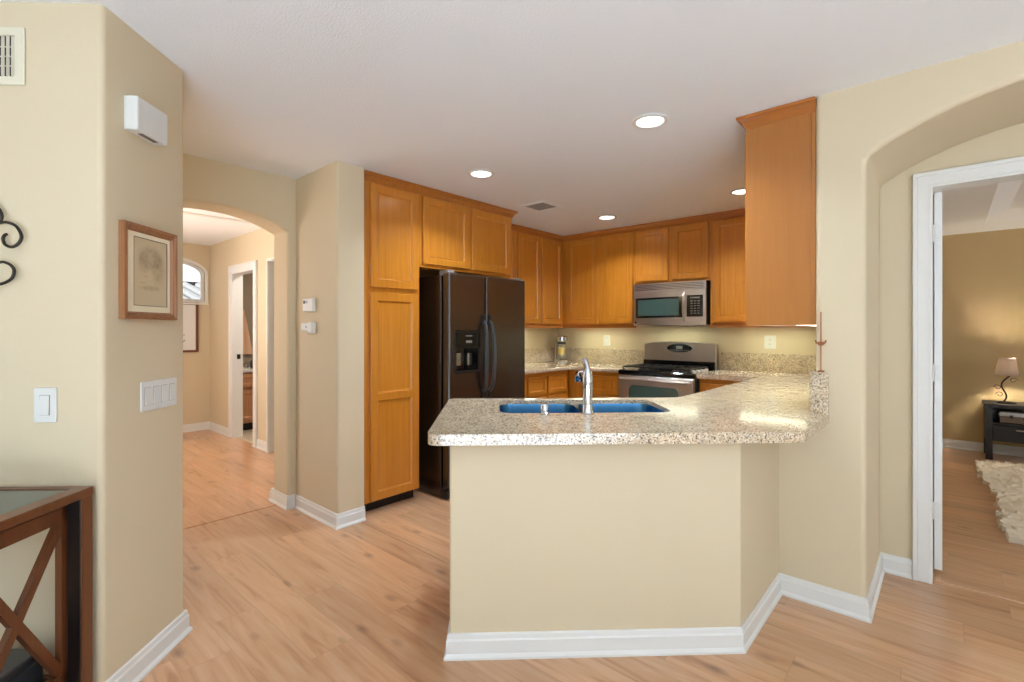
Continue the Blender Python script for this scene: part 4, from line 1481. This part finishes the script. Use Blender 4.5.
# ------------------------------------------------------------------ hall objects
hp_ = thing('framed_picture', 'large pale print in a thin brown frame under the arched hall window', 'picture', (-7.655, 1.75, 1.07))
T = frame((-7.659, 1.72, 1.405), (0, 1), (-1, 0))
obj('frame', frame_sweep(MB(T), 0.455, 0.335, [(0, 0), (0, 0.022), (0.02, 0.022), (0.03, 0.012), (0.03, 0)]), 'walnut', hp_)
obj('print', MB(T).box(-0.43, 0.43, -0.008, -0.001, -0.31, 0.31), 'stucco', hp_)
obj('ink_sketch', MB(T).tube([(0.1, -0.009, -0.2), (0.25, -0.009, -0.22), (0.3, -0.009, -0.17)], 0.006, 6).tube([(0.18, -0.009, -0.13), (0.3, -0.009, -0.1)], 0.004, 6), 'grey', hp_)

ah = thing('attic_hatch', 'white framed ceiling hatch in the hall beyond the arch', 'ceiling hatch', (-5.6, 1.3, TOP))
obj('frame', MB().prism(rect(-5.66, -5.0, 0.75, 2.10), TOP - 0.018, TOP - 0.001, holes=[rect(-5.59, -5.07, 0.82, 2.03)]), 'white', ah, bevel=0.004, seg=2)
obj('panel', MB().box(-5.59, -5.07, 0.82, 2.03, TOP - 0.006, TOP - 0.001), 'ceil', ah)

vn = thing('bathroom_vanity', 'wood vanity with white top seen through the hall doorway', 'vanity', (-7.3, 2.9, 0.006))
obj('cabinet', MB().box(-7.635, -7.1, 2.44, 3.4, 0.11, 0.80), 'vanity', vn)
obj('toe_kick', MB().box(-7.635, -7.16, 2.44, 3.4, 0.006, 0.11), 'dark_gap', vn)
doors(vn, FV, -7.1, [(2.46, 2.9, 0.14, 0.56), (2.92, 3.38, 0.14, 0.56)], mat='vanity', s=0.05)
doors(vn, FV, -7.1, [(2.46, 2.9, 0.60, 0.77), (2.92, 3.38, 0.60, 0.77)], 'drawer', 'vanity', s=0.04)
obj('top', MB().box(-7.637, -7.07, 2.435, 3.41, 0.80, 0.835, bev=0.005), 'white', vn)
bf = MB()
bf.lathe([(0, 0), (0.03, 0), (0.025, 0.02), (0.02, 0.08), (0.026, 0.1), (0, 0.12)], (-7.45, 2.62, 0.836), 14)
bf.tube([(-7.45, 2.62, 0.91), (-7.38, 2.62, 0.95), (-7.3, 2.62, 0.93)], 0.012, 10)
bf.lathe([(0, 0), (0.03, 0), (0.022, 0.06), (0, 0.07)], (-7.45, 2.72, 0.836), 14)
tag(obj('bathroom_faucet', bf, 'chrome', smooth=True), 'chrome faucet on the bathroom vanity', 'faucet')
sb = MB().lathe([(0, 0), (0.035, 0), (0.035, 0.1), (0.015, 0.13), (0.015, 0.16), (0, 0.165)], (-7.22, 2.72, 0.836), 14)
tag(obj('soap_bottle', sb, 'darkbox', smooth=True), 'dark soap bottle on the bathroom vanity', 'bottle')
mb = MB()
n_ = 14
pts = []
for k in range(n_ + 1):
    u = k / n_
    pts.append(u)
rows = []
for j in range(9):
    z = 1.66 - j * 0.08
    wdt = 0.06 + 0.12 * (j / 8)
    rows.append([mb.v(-7.60 + 0.014 * math.sin(u * 14 + j * 0.2), 2.68 + (u - 0.5) * 2 * wdt, z) for u in pts])
for a, b in zip(rows, rows[1:]):
    for i in range(n_):
        mb.face([a[i], a[i + 1], b[i + 1], b[i]])
bmesh.ops.solidify(mb.bm, geom=mb.bm.faces[:], thickness=0.012)
tw = thing('hand_towel', 'peach towel hanging on the bathroom wall above the vanity', 'towel', (-7.61, 2.68, 1.02))
obj('cloth', mb, 'towel', tw, smooth=True)
obj('ring', MB().tube([(-7.64, 2.68, 1.67), (-7.60, 2.68, 1.67), (-7.598, 2.70, 1.655)], 0.006, 8), 'chrome', tw)

# ------------------------------------------------------------------ bedroom objects
ns = thing('nightstand', 'black nightstand with open shelf and drawer against the bedroom wall', 'nightstand', (0.75, 7.4, 0))
nx0, nx1, ny0, ny1 = 0.29, 1.2, 7.24, 7.63
obj('top', MB().box(nx0 - 0.012, nx1 + 0.012, ny0 - 0.012, ny1, 0.555, 0.59, bev=0.003), 'espresso', ns)
obj('body', MB().box(nx0 + 0.002, nx0 + 0.055, ny0, ny1, 0.2, 0.555).box(nx1 - 0.055, nx1 - 0.002, ny0, ny1, 0.2, 0.555).box(nx0 + 0.055, nx1 - 0.055, ny1 - 0.015, ny1, 0.2, 0.555).box(nx0 + 0.055, nx1 - 0.055, ny0 + 0.005, ny1, 0.375, 0.395).box(nx0 + 0.055, nx1 - 0.055, ny0 + 0.03, ny1, 0.2, 0.215), 'espresso', ns)
dr = obj('drawer', MB().box(nx0 + 0.058, nx1 - 0.058, ny0, ny0 + 0.02, 0.205, 0.372, bev=0.003), 'espresso', ns)
obj('handle', MB().tube([(0.52, ny0, 0.335), (0.52, ny0 - 0.025, 0.335), (0.9, ny0 - 0.025, 0.335), (0.9, ny0, 0.335)], 0.007, 8), 'steel', dr)
for x in (nx0 + 0.002, nx1 - 0.057):
    for y in (ny0, ny1 - 0.055):
        obj('leg', MB().box(x, x + 0.055, y, y + 0.055, 0, 0.2), 'espresso', ns)
sbx = thing('storage_box', 'small taupe box with pale lid on the nightstand shelf', 'box', (0.49, 7.36, 0.396))
obj('box', MB().box(0.40, 0.575, 7.28, 7.42, 0.397, 0.465, bev=0.004), 'brown_box', sbx)
obj('lid', MB().box(0.397, 0.578, 7.277, 7.423, 0.466, 0.51, bev=0.006), 'silver_box', sbx)
obj('clasp', MB().box(0.475, 0.5, 7.271, 7.279, 0.445, 0.48, bev=0.002), 'grey_metal', sbx)

lx, ly = 0.462, 7.42
lp = thing('table_lamp', 'lit table lamp with wavy dark metal stem on the nightstand', 'lamp', (lx, ly, 0.59))
lathe_obj('base', [(0, 0), (0.075, 0), (0.075, 0.01), (0.05, 0.018), (0, 0.02)], (lx, ly, 0.59), 'grey_metal', lp)
st = [(lx - 0.05 + 0.07 * (i / 16) + 0.035 * math.sin(i / 16 * 2 * PI + 0.6), ly, 0.60 + 0.3 * i / 16) for i in range(17)]
mb = MB().tube(st, 0.0075, 8)
for (cx2, cz2, s2) in ((lx + 0.05, 0.835, 1), (lx - 0.07, 0.755, -1), (lx - 0.055, 0.68, -1)):
    mb.tube([(cx2 + s2 * (0.03 - 0.018 * i / 20) * math.cos(i * 0.33), ly, cz2 + (0.03 - 0.018 * i / 20) * math.sin(i * 0.33)) for i in range(21)], 0.0035, 6)
obj('stem', mb, 'grey_metal', lp, smooth=True)
mb = MB().lathe([(0.062 * 1.0, 0.19), (0.1, 0.0)], (lx, ly, 0.885), 32)
mb = MB().lathe([(0.095, 0.005), (0.068, 0.187), (0.067, 0.187), (0.094, 0.005)], (lx, ly, 0.88), 32)
obj('lamp_shade', mb, 'shade', lp, smooth=True)
lathe_obj('bulb', [(0, 0), (0.012, 0), (0.012, 0.02), (0.024, 0.05), (0.018, 0.07), (0, 0.08)], (lx, ly, 0.92), glow('lit bulb', (1.0, 0.78, 0.5), 12), lp)
l = bpy.data.lights.new('lamp_bulb', 'POINT')
l.energy = 60
l.color = (1.0, 0.88, 0.7)
l.shadow_soft_size = 0.03
o = bpy.data.objects.new('lamp_bulb', l)
COL.objects.link(o)
o.location = (lx, ly, 0.975)

orn = lathe_obj('ornament', [(0, 0), (0.03, 0), (0.06, 0.03), (0.07, 0.08), (0.055, 0.13), (0.03, 0.15), (0.03, 0.165), (0, 0.165)], (0.66, 7.4, 0.591), 'brown_box')
tag(orn, 'rounded brown ornament on the nightstand right of the lamp', 'ornament')

# shaggy rug
edge = [(0.20, 6.98), (0.45, 7.03), (0.9, 7.0), (1.4, 6.9), (1.6, 6.3), (1.65, 5.4), (1.5, 4.6), (1.0, 4.3), (0.6, 4.42), (0.38, 4.47), (0.30, 4.52), (0.27, 4.8), (0.285, 5.2), (0.28, 5.7), (0.245, 6.1), (0.215, 6.5)]


def inside(x, y, poly):
    c = False
    for k in range(len(poly)):
        (xa, ya), (xb, yb) = poly[k - 1], poly[k]
        if (ya > y) != (yb > y) and x < (xb - xa) * (y - ya) / (yb - ya) + xa:
            c = not c
    return c


mb = MB()
st_ = 0.028
grid = {}
cells = []
for a in range(int(1.6 / st_)):
    for b in range(int(2.9 / st_)):
        x, y = 0.15 + a * st_, 4.22 + b * st_
        if inside(x + st_ / 2 + random.uniform(-0.012, 0.012), y + st_ / 2 + random.uniform(-0.012, 0.012), edge):
            cells.append((a, b))


def gv(a, b):
    if (a, b) not in grid:
        grid[a, b] = mb.v(0.15 + a * st_ + random.uniform(-0.011, 0.011), 4.22 + b * st_ + random.uniform(-0.011, 0.011), random.uniform(0.018, 0.044))
    return grid[a, b]


for a, b in cells:
    mb.face([gv(a, b), gv(a + 1, b), gv(a + 1, b + 1), gv(a, b + 1)])
ex = bmesh.ops.extrude_face_region(mb.bm, geom=mb.bm.faces[:])
for v in [g for g in ex['geom'] if isinstance(g, bmesh.types.BMVert)]:
    v.co.z = 0.001
rgo = obj('shag_rug', mb, 'shag', smooth=False)
tag(rgo, 'cream shaggy rug with uneven edge on the bedroom floor', 'rug')
